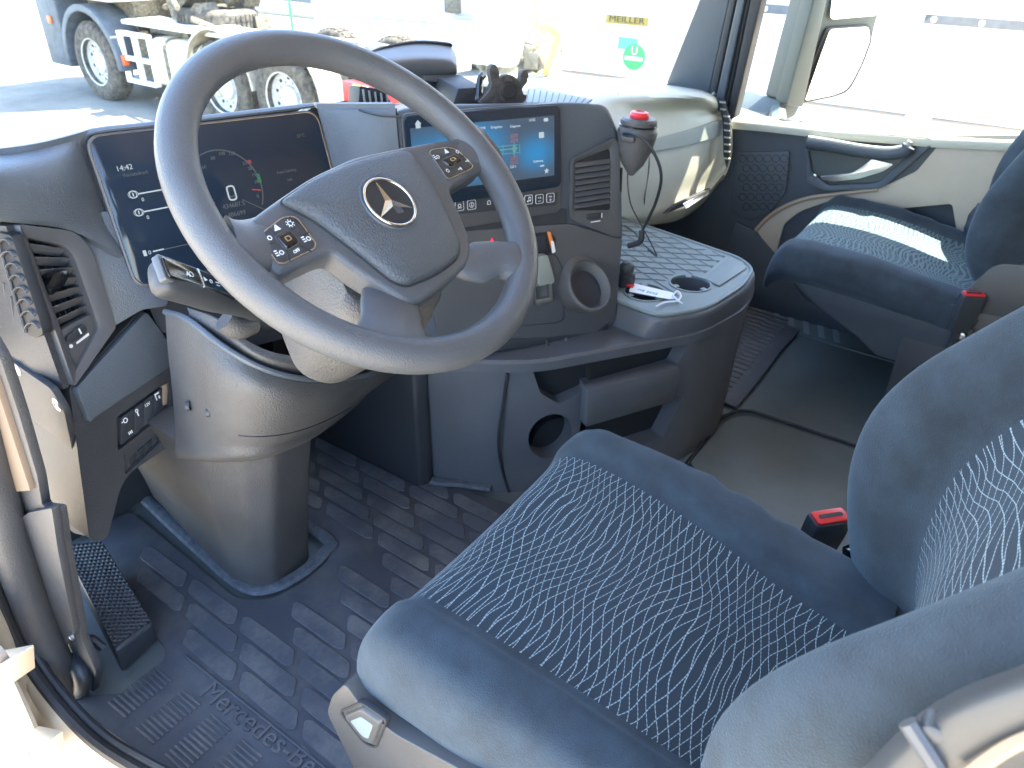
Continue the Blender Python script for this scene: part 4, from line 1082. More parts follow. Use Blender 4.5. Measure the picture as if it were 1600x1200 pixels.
for t, u, v, s in (('14:42', 826, 190, .0072), ('Wartung', 742, 202, .0066), ('Ereignisse', 767, 201, .0066), ('Diagnose', 797, 199.5, .0066), ('Zugleitung', 833, 254, .0058), ('2.0 t', 797, 263, .0080)):
    a, b = ip(u, v); mb.text(FS, t, a, b, s, ZI, sx=.9)
for (u, v, w_, h_) in ((853, 187, .010, .0065), (846, 211, .0115, .011), (847, 259, .010, .003)):
    a, b = ip(u, v); mb.poly(FS, rnd([(a - w_ / 2, b - h_ / 2), (a + w_ / 2, b - h_ / 2), (a + w_ / 2, b + h_ / 2), (a - w_ / 2, b + h_ / 2)], .002, 2), ZI, ZI + .0003)
a, b = ip(653, 194); mb.poly(FS, [(a - .006, b), (a + .006, b), (a + .006, b), (a, b + .006)][0:1] + [(a + .007, b), (a, b + .007)] + [], ZI, ZI + .0003).box(FS, a - .0045, a + .0045, b - .007, b, ZI, ZI + .0003)
a, b = ip(854, 267); st = [(a + (.0062 if k % 2 == 0 else .0028) * math.sin(k * math.pi / 5), b + (.0062 if k % 2 == 0 else .0028) * math.cos(k * math.pi / 5)) for k in range(10)]
mb.poly(FS, st, ZI, ZI + .0003)
mb.build('bright_graphics', M['glow_white'], inf)
mb = MB()
for (v, w_) in ((227, .0016), (232.5, .0026), (239, .0016)):
    a, b = ip(805, v - .5); mb.box(FS, a - .12, a + .006, b - w_ / 2, b + w_ / 2, ZI, ZI + .0003)
a, b = ip(812, 233); mb.box(FS, a - .0008, a + .0008, b - .008, b + .008, ZI, ZI + .0003)
a, b = ip(803.5, 232.5); mb.poly(FS, circle2(a, b, .0045, 18, .0065), ZI + .0003, ZI + .0006); mb.box(FS, a - .0008, a + .0008, b - .017, b + .017, ZI, ZI + .0003)
a, b = ip(786, 233); mb.box(FS, a - .0008, a + .0008, b - .008, b + .008, ZI, ZI + .0003)
mb.build('axle_graphics', M['glow_cyan'], inf)
mb = MB()
for v in (212, 219.5, 247, 253.5):
    a, b = ip(803.5, v); mb.box(FS, a - .0085, a + .0085, b - .0036, b + .0036, ZI, ZI + .0003)
mb.build('tyre_graphics', M['glow_mauve'], inf)
# key row below the display
kb = rnd(FS.pxs([(640, 318), (872, 300), (869, 320), (640, 342)], .006), .005, 3)
MB().poly(FS, kb, .004, .006).build('key_strip', M['plastic_dark'], dash)
for i, (u, v, sym) in enumerate(((718, 322, 'h'), (737, 320, 'i'), (764, 318, 'n'), (826, 312, 'm'), (843, 311, '-'), (860, 309, '+'))):
    a, b = FS.px(u, v, .007)
    kk = MB().poly(FS, rnd([(a - .0085, b - .0085), (a + .0085, b - .0085), (a + .0085, b + .0085), (a - .0085, b + .0085)], .003, 3), .0055, .0072).build('key', M['plastic_dark'], dash, bevel=.0005, seg=1)
    mb = MB()
    if sym != 'n': mb.ring(FS, rnd([(a - .009, b - .009), (a + .009, b - .009), (a + .009, b + .009), (a - .009, b + .009)], .003, 3), rnd([(a - .0083, b - .0083), (a + .0083, b - .0083), (a + .0083, b + .0083), (a - .0083, b + .0083)], .0028, 3), .0062, .0074)
    if sym == 'i': mb.ring(FS, circle2(a, b, .0052, 18), circle2(a, b, .0043, 18), .0072, .0076).box(FS, a - .0007, a + .0007, b - .003, b + .001, .0072, .0076).poly(FS, circle2(a, b + .0025, .0009, 8), .0072, .0076)
    elif sym == 'm': mb.poly(FS, circle2(a - .002, b - .003, .0018, 10), .0072, .0076).poly(FS, circle2(a + .003, b - .002, .0018, 10), .0072, .0076).box(FS, a - .0006, a + .0001, b - .003, b + .0045, .0072, .0076).box(FS, a + .0042, a + .0049, b - .002, b + .0052, .0072, .0076).box(FS, a - .0006, a + .0049, b + .0035, b + .0052, .0072, .0076)
    elif sym in '-+': mb.box(FS, a - .003, a + .003, b - .0045, b - .0035, .0072, .0076).text(FS, 'VOL', a, b + .001, .0042, .0072, align='CENTER');
    elif sym == 'h': mb.box(FS, a - .004, a + .004, b - .004, b - .003, .0072, .0076).ring(FS, circle2(a, b + .001, .0035, 12), circle2(a, b + .001, .0024, 12), .0072, .0076)
    else: mb.ring(FS, rnd([(a - .004, b - .002), (a + .004, b - .002), (a + .003, b + .006), (a - .003, b + .006)], .002, 2), rnd([(a - .003, b - .001), (a + .003, b - .001), (a + .002, b + .005), (a - .002, b + .005)], .001, 2), .0072, .0076)
    if sym == '+': mb.box(FS, a - .0005, a + .0005, b - .007, b - .001, .0072, .0076)
    mb.build('symbol', M['white'], kk)
# right vent of the stack
vo = rnd(FS.pxs([(891, 248), (958, 214), (965, 226), (966, 366), (958, 370), (889, 342)], 0), [.012, .008, .004, .004, .004, .012], 4)
vi = rnd(FS.pxs([(898, 252), (951, 232), (953, 240), (953, 326), (950, 328), (898, 328)], 0), [.008, .004, .003, .003, .003, .006], 4)
vf = MB().ring(FS, vo, vi, -.003, .008, .003).build('vent_frame', M['dashtrim'], dash, bevel=.0012)
MB().poly(FS, rnd(FS.pxs([(898, 252), (953, 232), (953, 328), (898, 328)], 0), .004, 3), -.0039, .0006).build('vent_back', M['black'], vf)
mb = MB(); pL0, pL1 = FS.px(897, 258), FS.px(897, 322); pR0, pR1 = FS.px(953, 248), FS.px(953, 318)
for k in range(8):
    t = k / 7.0; L0 = (pL0[0], pL0[1] * (1 - t) + pL1[1] * t); R0 = (pR0[0], pL0[1] * (1 - t) + pL1[1] * t + .0)
    fr = Fr(FS.P(L0[0], L0[1], .0035), FS.h, FS.v * .7 + FS.n * -.7)
    mb.box(fr, 0, R0[0] - L0[0], -.0052, .0052, -.0011, .0011)
mb.build('vent_slat', M['dashtrim'], vf, bevel=.0005, seg=1)
a, b = FS.px(929, 337, .004)
MB().poly(FS, rnd([(a - .02, b - .006), (a + .018, b - .006), (a + .018, b + .006), (a - .02, b + .006)], .004, 3), .0, .0088).build('thumbwheel', M['plastic_dark'], vf, bevel=.002)
mb = MB().box(FS, a + .014, a + .016, b - .005, b + .005, .0088, .0094).box(FS, a - .012, a + .012, b - .0125, b - .0105, .0082, .0088); mb.build('scale_mark', M['white'], vf)
MB().box(FS, *sorted((FS.px(970, 250)[0], FS.px(973, 250)[0])), FS.px(970, 300)[1], FS.px(970, 262)[1], -.003, .002).build('side_roller', M['plastic_dark'], dash, bevel=.001)
# cup ring in the lower fascia
ccx, ccy = FS.px(914, 443, .03)
CF = Fr(FS.P(ccx, ccy, .048), FS.h, (FS.v * .80 + FS.n * -.60))
mb = MB(); base = circle2(ccx + .002, ccy - .012, .046, 40, .052)
ringtop = [CF.P(.050 * math.cos(2 * math.pi * i / 40), .058 * math.sin(2 * math.pi * i / 40), .0) for i in range(40)]
basep = [FS.P(max(ccx - .038, min(ccx + .040, ccx + .05 * math.cos(2 * math.pi * i / 40))), max(ccy - .056, ccy + .05 * math.sin(2 * math.pi * i / 40) - .004), .004) for i in range(40)]
basep = [FS.P(ccx + .052 * math.cos(2 * math.pi * i / 40), ccy - .006 + (.062 if math.sin(2 * math.pi * i / 40) > 0 else .066) * math.sin(2 * math.pi * i / 40), .004) for i in range(40)]
cyl_i = [CF.P(.043 * math.cos(2 * math.pi * i / 40), .050 * math.sin(2 * math.pi * i / 40), .001) for i in range(40)]
cyl_b = [CF.P(.036 * math.cos(2 * math.pi * i / 40), .042 * math.sin(2 * math.pi * i / 40), -.020) for i in range(40)]
mb.loft([basep, [p.lerp(q, .8) + FS.n * .004 for p, q in zip(basep, ringtop)], ringtop, [CF.P(.047 * math.cos(2 * math.pi * i / 40), .0545 * math.sin(2 * math.pi * i / 40), .003) for i in range(40)], cyl_i, cyl_b], cap=False)
mb.f.append(tuple(range(len(mb.v) - 40, len(mb.v))))
MB().poly(CF, circle2(0, 0, .036, 32, .042), -.0198, -.0190).build('cup_floor', M['glass_screen'], dash)
MB_c = mb.build('cup_ring', M['plastic'], dash, angle=60)
# switch recess with the beige gear lever housing
a, b = FS.px(853, 380, .004)
MB().poly(FS, rnd(FS.pxs([(812, 366), (858, 362), (868, 372), (866, 395), (812, 400)], .004), .003, 2), .0042, .006).build('card_slot', M['black'], dash)
MB().poly(FS, rnd(FS.pxs([(822, 372), (850, 368), (852, 392), (826, 394)], .006), .003, 2), .0062, .010).build('slot_card', M['plastic_dark'], dash, bevel=.001)
MB().poly(FS, rnd(FS.pxs([(855, 362), (860, 362), (868, 393), (863, 396)], .008), .0015, 2), .006, .010).build('orange_clip', mat('orange clip', (.75, .22, .05), .4), dash, bevel=.0008)
MB().poly(FS, rnd(FS.pxs([(861, 376), (865, 377), (868, 393), (863, 396)], .0105), .0012, 2), .0101, .0112).build('clip_tip', M['white'], dash)
lv = FS.pxs([(836, 398), (852, 396), (862, 432), (862, 440), (838, 445)], .01)
MB().poly(FS, rnd(lv, .006, 3), .003, .022).build('gear_switch', M['beigestrip'], dash, bevel=.004, seg=3)
MB().ring(FS, rnd(FS.pxs([(834, 442), (860, 438), (862, 470), (836, 476)], .01), .005, 4), rnd(FS.pxs([(834, 447), (855, 443), (857, 464), (836, 468)], .01), .003, 4), .003, .016).build('gear_switch_frame', M['alu'], dash, bevel=.002)
MB().ring(FS, rnd(FS.pxs([(790, 400), (868, 396), (880, 420), (882, 500), (870, 505), (790, 512)], .004), .01, 4), rnd(FS.pxs([(791.2, 401.2), (867, 397.2), (878.8, 420), (880.8, 499), (869, 503.8), (791.2, 510.8)], .004), .01, 4), .0041, .0046).build('fascia_seam', M['black'], dash)
MB().poly(FS, FS.pxs([(764, 381), (769, 372), (774, 381)], .005), .0042, .006).build('hazard_lamp', mat('hazard red', (.7, .02, .04), .4, emit=(1, .03, .08), estr=.12), dash)
hk = MB().tube([FS.P(*FS.px(u, v, .012), .012) for u, v in ((853, 532), (858, 540), (870, 541), (880, 536), (886, 528))], .0042, 5, 8, flat=.6).build('bag_hook', M['plastic'], dash)
# --- passenger side
def py(u, v, y): return ony(u, v, y)
rows = [
    [onz(780, 135, .70), onz(850, 128, .72), onz(960, 127, .715), onz(1040, 132, .715), onz(1092, 140, .715), onz(1114, 148, .71)],
    [onz(880, 155, .77), onz(905, 145, .765), onz(985, 147, .755), onz(1050, 148, .745), onz(1100, 153, .735), py(1126, 158, .86)],
    [py(925, 200, .955), py(950, 185, .95), py(1010, 178, .93), py(1060, 172, .895), py(1106, 172, .865), py(1132, 180, .84)],
    [py(925, 250, .925), py(955, 228, .92), py(1030, 213, .90), py(1080, 200, .87), py(1122, 186, .835), py(1138, 190, .82)],
    [py(925, 290, .915), py(960, 270, .915), py(1030, 258, .89), py(1080, 250, .86), py(1124, 238, .825), py(1141, 222, .80)],
    [py(925, 340, .92), py(965, 320, .92), py(1020, 310, .895), py(1070, 298, .865), py(1108, 282, .835), py(1138, 252, .80)],
    [py(940, 375, .93), py(975, 352, .93), py(1020, 348, .91), py(1062, 340, .88), py(1098, 316, .85), py(1126, 282, .815)],
    [py(945, 372, 1.02), py(978, 352, 1.04), py(1020, 350, 1.04), py(1060, 342, 1.04), py(1095, 322, 1.02), py(1120, 292, .98)],
]
MB().grid(rows, 6, 5).build('glovebox_side', M['beige'], dash, solid=.012, angle=60)
r0 = rows[0]
MB().grid([r0, [p + Vector((0, .12, -.02)) for p in r0], [p + Vector((0, .32, -.10)) for p in r0]], 4, 3).build('passenger_top_back', M['beige'], dash, solid=.01)
# end cap so that the passenger side is closed towards the door
rc = [r[-1] for r in rows]
MB().grid([rc, [p + Vector((.03, .03, -.004)) for p in rc], [p + Vector((.05, .12, -.02)) for p in rc], [p + Vector((.05, .5, -.10)) for p in rc]], 3, 3).build('passenger_end', M['beige'], dash, solid=.008)
def onrow(i0, i1, t, s, off):
    """point on the beige surface between control rows"""
    A = spline(rows[i0], 8); B = spline(rows[i1], 8); k = int(t * (len(A) - 1)); p = A[k].lerp(B[k], s)
    k2 = min(k + 1, len(A) - 1); k1 = max(k - 1, 0)
    tn = (A[k2] - A[k1]).cross(B[k] - A[k]).normalized()
    if tn.y > 0: tn = -tn
    return p + tn * off
n_ = 24
st_rows = [[onrow(3, 4, .05 + .90 * k / n_, 0.02, .003) for k in range(n_ + 1)], [onrow(3, 4, .05 + .90 * k / n_, .46, .006) for k in range(n_ + 1)]]
mb = MB()
Vv = st_rows[0] + st_rows[1]; mb.add(Vv, [(k, k + 1, n_ + 2 + k, n_ + 1 + k) for k in range(n_)])
mb.build('trim_strip', M['beigestrip'], dash, solid=.006, angle=60)
mb = MB().tube(st_rows[1], .0022, 1, 6, raw=True).build('strip_edge', M['chrome'], dash)
mb = MB().tube([onrow(i, i + 1, .36, s, .0012) for i in (1, 2, 3, 4, 5) for s in (0, .5)], .0018, 3, 6); mb.build('panel_gap', M['rubber'], dash)
gh_ = [py(u, v, y) for u, v, y in ((1032, 333, .872), (1050, 318, .86), (1104, 292, .83), (1102, 300, .828), (1060, 322, .852))]
gn = (gh_[2] - gh_[0]).cross(Vector((0, 0, 1))).normalized()
if gn.y > 0: gn = -gn
MB().prism([p + gn * .004 for p in gh_], gn * .012).build('glovebox_handle', M['black'], dash, bevel=.003)
mb = MB()
for k in range(3):
    mb.tube([py(1060 + k * 2, 318 + k * 3 - 1, .852) + gn * .018, py(1100, 297 + k * 2.5 - 2, .828) + gn * .018], .0016, 1, 5, raw=True)
mb.build('handle_rib', M['chrome'], dash)
# end vent
mb = MB()
for k in range(9):
    v = 160 + k * 11; u = 1131 + (4 if k > 1 else 0) + min(k, 3)
    p = onx(u, v, 2.385); mb.box(Fr(p, (0, -1, 0), (0, 0, 1)), -.014, .006, -.0025, .0025, -.004, .003)
ev = [onx(u, v, 2.395) for u, v in ((1120, 153), (1134, 156), (1143, 190), (1142, 240), (1137, 262), (1132, 240), (1131, 190), (1126, 166))]
MB().prism(ev, (-.012, 0, 0)).build('end_vent_back', M['black'], dash, bevel=.002)
mb.build('end_vent_fin', M['beige'], dash, bevel=.001, seg=1)
# speaker grille in the top
sp4 = [onz(u, v, .774) for u, v in ((822, 162), (826, 141), (842, 138), (925, 158), (918, 163))]
MB().prism([p for p in sp4], (0, 0, .004)).build('top_speaker_grille', M['tray'], dash, bevel=.001)
mb = MB()
for k in range(11):
    t = k / 10; p = sp4[0].lerp(sp4[4], t); q = sp4[1].lerp(sp4[3], t); mb.tube([p + Vector((0, 0, .0045)), q + Vector((0, 0, .0045))], .0014, 1, 4, raw=True)
mb.build('grille_rib', M['bodygrey'], dash)
# dark closing panel under the passenger side and driver side
MB().box(GZ, 1.89, 2.56, 1.05, 1.10, .0, .62).build('footwell_wall', M['doordark'], dash)
MB().box(GZ, .42, 1.15, 1.40, 1.44, .02, .60).build('footwell_wall', M['black'], dash)
recentre(dash, (1.3, 1.1, 0))
# ================================================================== steering wheel
sw_ = thing('steering_wheel', 'large dark grey steering wheel with silver star emblem and two key pads', 'steering wheel')
ta = R_(49)
FW = Fr((.585, .588, .891), (1, 0, 0), (0, math.sin(ta), math.cos(ta)))
CZ = .475
def wc(pts, c=0.0): return FW.pxs([(220 + x * CZ, 30 + y * CZ) for x, y in pts], c)
ring_ = []
seg, ts = 96, 20
mb = MB(); V = []; Fc = []
for i in range(seg):
    t = 2 * math.pi * i / seg
    for j in range(ts):
        a = 2 * math.pi * j / ts
        ra = .0195 * math.cos(a); za = .0195 * math.sin(a)
        V.append(FW.P((.2055 + ra) * math.cos(t), (.2055 + ra) * math.sin(t), za))
Fc = [(i * ts + j, ((i + 1) % seg) * ts + j, ((i + 1) % seg) * ts + (j + 1) % ts, i * ts + (j + 1) % ts) for i in range(seg) for j in range(ts)]
mb.add(V, Fc).build('rim', M['wheel'], sw_, angle=80)
def spoke(name, pts, c0, c1, cc, bev=.008, rr_=.01, mt='wheel', sg_=4):
    return MB().poly(FW, rnd(wc(pts, cc), rr_, 5), c0, c1).build(name, M[mt], sw_, bevel=bev, seg=sg_, angle=60)
# carrier with both key-pad arms
spoke('hub_carrier', [(318, 690), (452, 592), (560, 520), (700, 455), (870, 420), (1000, 398), (1070, 402), (1128, 470), (1124, 500), (1012, 562), (1052, 650), (1086, 735), (1082, 800), (1010, 870), (915, 936), (860, 930), (700, 830), (628, 775), (590, 785), (452, 852), (400, 800)], -.030, .004, .0, .008, [.012, .01, .02, .02, .02, .02, .025, .015, .01, .012, .02, .02, .025, .02, .02, .02, .02, .012, .012, .015, .015])
mb = MB()
# lower spokes and the arms joining the rim
def arm(name, secs):
    """secs: list of (px x, px y, half width along tangent, half thickness, c)"""
    P = [(Vector(wc([(x, y)], cc)[0]), w_, h_, cc) for x, y, w_, h_, cc in secs]
    rings = []
    for i, (p, w_, h_, cc) in enumerate(P):
        d = (P[min(i + 1, len(P) - 1)][0] - P[max(i - 1, 0)][0]).normalized(); nn = Vector((-d.y, d.x))
        rings.append([FW.P(p.x + nn.x * w_ * math.cos(a), p.y + nn.y * w_ * math.cos(a), cc + h_ * math.sin(a)) for a in [2 * math.pi * k / 24 for k in range(24)]])
    # interpolate rings
    dense = []
    cols = [spline([r[k] for r in rings], 5) for k in range(24)]
    for i in range(len(cols[0])): dense.append([cols[k][i] for k in range(24)])
    return MB().loft(dense).build(name, M['wheel'], sw_, angle=70)
arm('spoke', [(930, 690, .012, .008, -.020), (1000, 755, .020, .011, -.016), (1060, 795, .027, .013, -.012), (1105, 802, .028, .014, -.009), (1160, 792, .026, .014, -.004), (1215, 800, .030, .015, .0), (1262, 812, .040, .015, .0)])
arm('spoke', [(800, 780, .018, .008, -.022), (812, 870, .028, .011, -.020), (824, 945, .035, .013, -.012), (832, 1005, .037, .014, -.005), (838, 1052, .046, .015, .0), (842, 1098, .062, .0145, .0)])
arm('spoke', [(470, 720, .030, .013, -.012), (400, 740, .029, .013, -.006), (345, 750, .031, .014, .0), (300, 748, .034, .015, .0)])
arm('spoke', [(1000, 480, .024, .013, -.012), (1060, 455, .026, .013, -.006), (1105, 430, .030, .014, .0), (1135, 418, .036, .015, .0)])
# hub back
MB().poly(FW, rnd(wc([(560, 560), (870, 470), (990, 640), (1010, 800), (880, 900), (700, 800)], -.03), .04, 6), -.075, -.028).build('hub_back', M['plastic_dark'], sw_, bevel=.01)
# airbag cover, gently domed
cov = wc([(462, 592), (560, 522), (700, 462), (858, 426), (892, 432), (935, 495), (1000, 605), (1058, 735), (1052, 775), (985, 828), (882, 868), (835, 852), (705, 745), (565, 640)], .012)
cr_ = rnd(cov, [.008, .03, .03, .01, .012, .02, .02, .012, .014, .02, .014, .014, .03, .03], 5)
cx = sum(p[0] for p in cr_) / len(cr_); cy = sum(p[1] for p in cr_) / len(cr_)
rings = []
for s_c, h in ((1.0, .002), (1.0, .007), (.985, .0105), (.955, .013), (.88, .0155), (.72, .0185), (.5, .0205), (.25, .0215), (.01, .022)):
    rings.append([FW.P(cx + (p[0] - cx) * s_c, cy + (p[1] - cy) * s_c, h) for p in cr_])
air = MB().loft(rings).build('airbag_cover', M['airbag'], sw_, angle=60)
mb = MB(); shp = [FW.P(cx + (p[0] - cx) * 1.006, cy + (p[1] - cy) * 1.006, .0045) for p in cr_]
mb.tube(shp, .0014, 1, 6, closed=True, raw=True).build('cover_gap', M['black'], sw_)
# emblem
ec = Vector(wc([(822, 598)], .024)[0]); 
tp = Vector(wc([(780, 538)], .024)[0]); ang = math.atan2(tp.y - ec.y, tp.x - ec.x)
EF = Fr(FW.P(ec.x, ec.y, .0212), FW.h * math.cos(ang) + FW.v * math.sin(ang), -FW.h * math.sin(ang) + FW.v * math.cos(ang))
ER = .0305
em = MB().lathe(EF, [(ER + .008, -.004), (ER + .004, .0012), (ER, .0), (ER, -.002)], 48, False, False).build('emblem_recess', M['airbag'], sw_)
em = MB().lathe(EF, [(ER - .0005, -.002), (ER - .0005, .0005), (.0001, .0008)], 48, False, False).build('emblem', M['black'], sw_)
MB().tube([EF.P(ER * math.cos(t), ER * math.sin(t), .0012) for t in [2 * math.pi * k / 60 for k in range(60)]], .0017, 1, 10, closed=True, raw=True).build('emblem_ring', M['chrome'], em)
mb = MB(); V = []; Fc = []
pts = []
for k in range(3):
    a = 2 * math.pi * k / 3
    pts += [((ER - .0015) * math.cos(a), (ER - .0015) * math.sin(a)), (.0058 * math.cos(a + math.pi / 3), .0058 * math.sin(a + math.pi / 3))]
V = [EF.P(a, b, .0010) for a, b in pts] + [EF.P(0, 0, .0048)]
mb.add(V, [(i, (i + 1) % 6, 6) for i in range(6)]); mb.build('star', M['chrome'], em, smooth=False)
mb = MB(); a, b = wc([(612, 605)], .022)[0]
LFW = FW.rot(R_(4))
mb.text(FW, 'SRS', a, b, .010, .0185, ang=R_(-12), depth=.0004); a, b = wc([(884, 488)], .020)[0]; mb.text(FW, 'AIRBAG', a - .004, b, .0048, .0165, ang=R_(-20), depth=.0004)
mb.build('embossed_mark', M['airbag'], sw_)
# key pads
def keypad(outl, ctr, inner, cuts_, syms, c=.006):
    P = rnd(wc(outl, c), .008, 4); n_ = len(P)
    bx = sum(p[0] for p in P) / n_; by = sum(p[1] for p in P) / n_
    pad = MB().poly(FW, P, .0035, .0068).build('key_pad', M['plastic_dark'], sw_, bevel=.0015)
    mb = MB().ring(FW, [(bx + (p[0] - bx) * 1.05, by + (p[1] - by) * 1.05) for p in P], P, .0035, .0062); mb.build('key_pad_rim', M['alu'], pad)
    I = rnd(wc(inner, c), .005, 4)
    MB().poly(FW, I, .0066, .0092, .82).build('touch_button', M['gloss'], pad, bevel=.001)
    J = [(ctr_x, ctr_y) for ctr_x, ctr_y in I]; ix = sum(p[0] for p in I) / len(I); iy = sum(p[1] for p in I) / len(I)
    MB().ring(FW, [(ix + (p[0] - ix) * 1.08, iy + (p[1] - iy) * 1.08) for p in I], I, .0066, .0078).build('button_rim', M['dashtrim'], pad)
    MB().ring(FW, [(ix + (p[0] - ix) * .34, iy + (p[1] - iy) * .34) for p in I], [(ix + (p[0] - ix) * .22, iy + (p[1] - iy) * .22) for p in I], .0091, .0097).build('button_mark', M['alu'], pad)
    mb = MB()
    for a_, b_ in cuts_:
        A_, B_ = wc([a_, b_], c); mb.tube([FW.P(*A_, .0068), FW.P(*B_, .0068)], .0007, 1, 4, raw=True)
    mb.build('key_gap', M['black'], pad)
    mb = MB()
    for k, (x, y, kind) in enumerate(syms):
        a, b = wc([(x, y)], c)[0]; z = .0070
        if kind == 'sun':
            mb.ring(FW, circle2(a, b, .0030, 12), circle2(a, b, .0021, 12), z, z + .0003)
            for j in range(8):
                t = j * math.pi / 4; mb.poly(FW, circle2(a + .0042 * math.cos(t), b + .0042 * math.sin(t), .0006, 6), z, z + .0003)
        elif kind == 'OFF': mb.text(FW, 'OFF', a - .004, b - .002, .0048, z, ang=R_(8))
        elif kind == 'bars':
            for j in range(3): mb.box(FW, a - .0045, a - .0010, b + .003 - j * .0026, b + .0042 - j * .0026, z, z + .0003)
            mb.ring(FW, circle2(a + .0025, b, .0026, 10), circle2(a + .0025, b, .0017, 10), z, z + .0003)
        elif kind == 'tri': mb.poly(FW, [(a - .004, b - .003), (a + .004, b - .003), (a + .001, b + .004)], z, z + .0003)
        elif kind == 'dot': mb.ring(FW, circle2(a, b, .0026, 10), circle2(a, b, .0017, 10), z, z + .0003)
        elif kind == 'arr': mb.box(FW, a - .0035, a + .0035, b - .0006, b + .0006, z, z + .0003).box(FW, a + .0015, a + .0027, b - .0025, b + .0025, z, z + .0003)
    mb.build('key_symbol', M['white'], pad)
keypad([(398, 722), (405, 700), (468, 652), (510, 650), (574, 738), (570, 752), (470, 802), (450, 800)], None, [(438, 718), (486, 694), (522, 735), (478, 762)],
       [((490, 652), (500, 690)), ((552, 702), (526, 720)), ((560, 765), (522, 745)), ((405, 745), (440, 736)), ((490, 796), (478, 762)), ((420, 690), (446, 712))],
       [(444, 688, 'tri'), (490, 674, 'sun'), (416, 724, 'bars'), (544, 726, 'bars'), (455, 772, 'bars'), (512, 764, 'OFF')])
keypad([(950, 438), (958, 430), (1010, 422), (1040, 430), (1092, 482), (1086, 490), (1020, 522), (1008, 522)], None, [(986, 465), (1030, 444), (1058, 466), (1016, 490)],
       [((1010, 424), (1018, 446)), ((1062, 450), (1048, 456)), ((1070, 500), (1046, 480)), ((1002, 512), (1016, 492)), ((960, 448), (990, 462))],
       [(1002, 436, 'tri'), (1040, 438, 'dot'), (972, 456, 'bars'), (1072, 468, 'arr'), (1008, 500, 'dot'), (1048, 494, 'arr')])
recentre(sw_, FW.o)

# ================================================================== steering column
col_ = thing('steering_column', 'grained steering column cover with black stalk, below the steering wheel', 'steering column')
def cy_(u, v, y): return ony(u, v, y)
rows = [
    [cy_(258, 488, .96), cy_(292, 500, .88), cy_(345, 540, .80), cy_(405, 574, .755), cy_(470, 592, .745), cy_(535, 592, .78), cy_(590, 580, .88), cy_(640, 540, 1.0)],
    [cy_(262, 545, .965), cy_(300, 562, .865), cy_(348, 590, .785), cy_(408, 612, .74), cy_(470, 622, .735), cy_(532, 616, .775), cy_(584, 600, .88), cy_(636, 570, 1.0)],
    [cy_(270, 620, .975), cy_(306, 640, .875), cy_(352, 655, .80), cy_(410, 664, .76), cy_(465, 662, .76), cy_(520, 645, .80), cy_(566, 620, .90), cy_(610, 590, 1.02)],
    [cy_(274, 676, .985), cy_(312, 690, .89), cy_(356, 695, .82), cy_(408, 695, .785), cy_(455, 684, .79), cy_(502, 665, .83), cy_(545, 640, .92), cy_(580, 610, 1.04)],
    [cy_(274, 713, .995), cy_(316, 719, .905), cy_(358, 720, .84), cy_(404, 717, .81), cy_(446, 704, .815), cy_(490, 684, .855), cy_(532, 655, .95), cy_(562, 630, 1.06)],
    [cy_(280, 716, 1.10), cy_(330, 722, 1.05), cy_(362, 722, 1.0), cy_(402, 718, .98), cy_(440, 706, .98), cy_(482, 688, 1.0), cy_(520, 660, 1.06), cy_(550, 640, 1.12)],
]
knee = MB().grid(rows, 6, 5).build('knee_cover', M['plastic'], col_, solid=.008, angle=70)
r0 = spline(rows[0], 6)
MB().tube([p + Vector((0, -.001, .001)) for p in r0], .0045, 1, 8, raw=True).build('knee_cover_lip', M['dash'], knee)
s1 = spline(rows[2], 6); s2 = spline(rows[3], 6)
MB().tube([s1[k].lerp(s2[k], .55) + Vector((-.0006, -.0012, 0)) for k in range(14, 36)], .0010, 1, 5, raw=True).build('knee_cover_seam', M['black'], knee)
for (u, v, y) in ((296, 634, .893), (328, 644, .838)):
    p = cy_(u, v, y); fr = yawtilt(p, -38, 0)
    MB().lathe(fr, [(.0075, -.004), (.0075, .0015), (.0055, .0015), (.005, -.002)], 16).build('cover_plug', M['plastic_dark'], knee)
# upper shroud under the wheel
CFr = Fr(FW.P(-.01, -.06, 0), FW.h, FW.v)
def shell(c): return rnd([(-.07, -.01), (-.085, -.06), (-.05, -.10), (.05, -.10), (.085, -.06), (.07, -.01), (.05, .05), (-.05, .05)], .03, 5)
rg = []
for cc, s_ in ((-.045, .86), (-.06, .97), (-.10, 1.04), (-.16, 1.0), (-.21, .9)):
    rg.append([CFr.P(a * s_, b * s_ + .02, cc) for a, b in shell(0)])
MB().loft(rg).build('upper_shroud', M['plastic'], col_, angle=60)
rows = [
    [cy_(292, 480, .90), cy_(340, 500, .82), cy_(400, 540, .765), cy_(460, 556, .75), cy_(520, 548, .77), cy_(580, 520, .84)],
    [cy_(296, 492, .885), cy_(345, 520, .81), cy_(403, 556, .755), cy_(465, 571, .742), cy_(526, 568, .765), cy_(586, 552, .85)],
    [cy_(294, 498, .90), cy_(346, 533, .82), cy_(405, 567, .765), cy_(468, 584, .755), cy_(530, 584, .785), cy_(588, 572, .87)],
]
MB().grid(rows, 6, 5).build('shroud_ring', M['plastic'], col_, solid=.006, angle=70)
rows = [
    [cy_(290, 470, .93), cy_(345, 470, .86), cy_(405, 480, .80), cy_(465, 500, .78), cy_(525, 500, .80), cy_(585, 485, .86), cy_(640, 440, .95), cy_(680, 380, 1.02)],
    [cy_(292, 482, .90), cy_(342, 502, .82), cy_(402, 542, .765), cy_(462, 558, .75), cy_(522, 550, .77), cy_(582, 522, .84), cy_(640, 470, .94), cy_(690, 420, 1.02)],
]
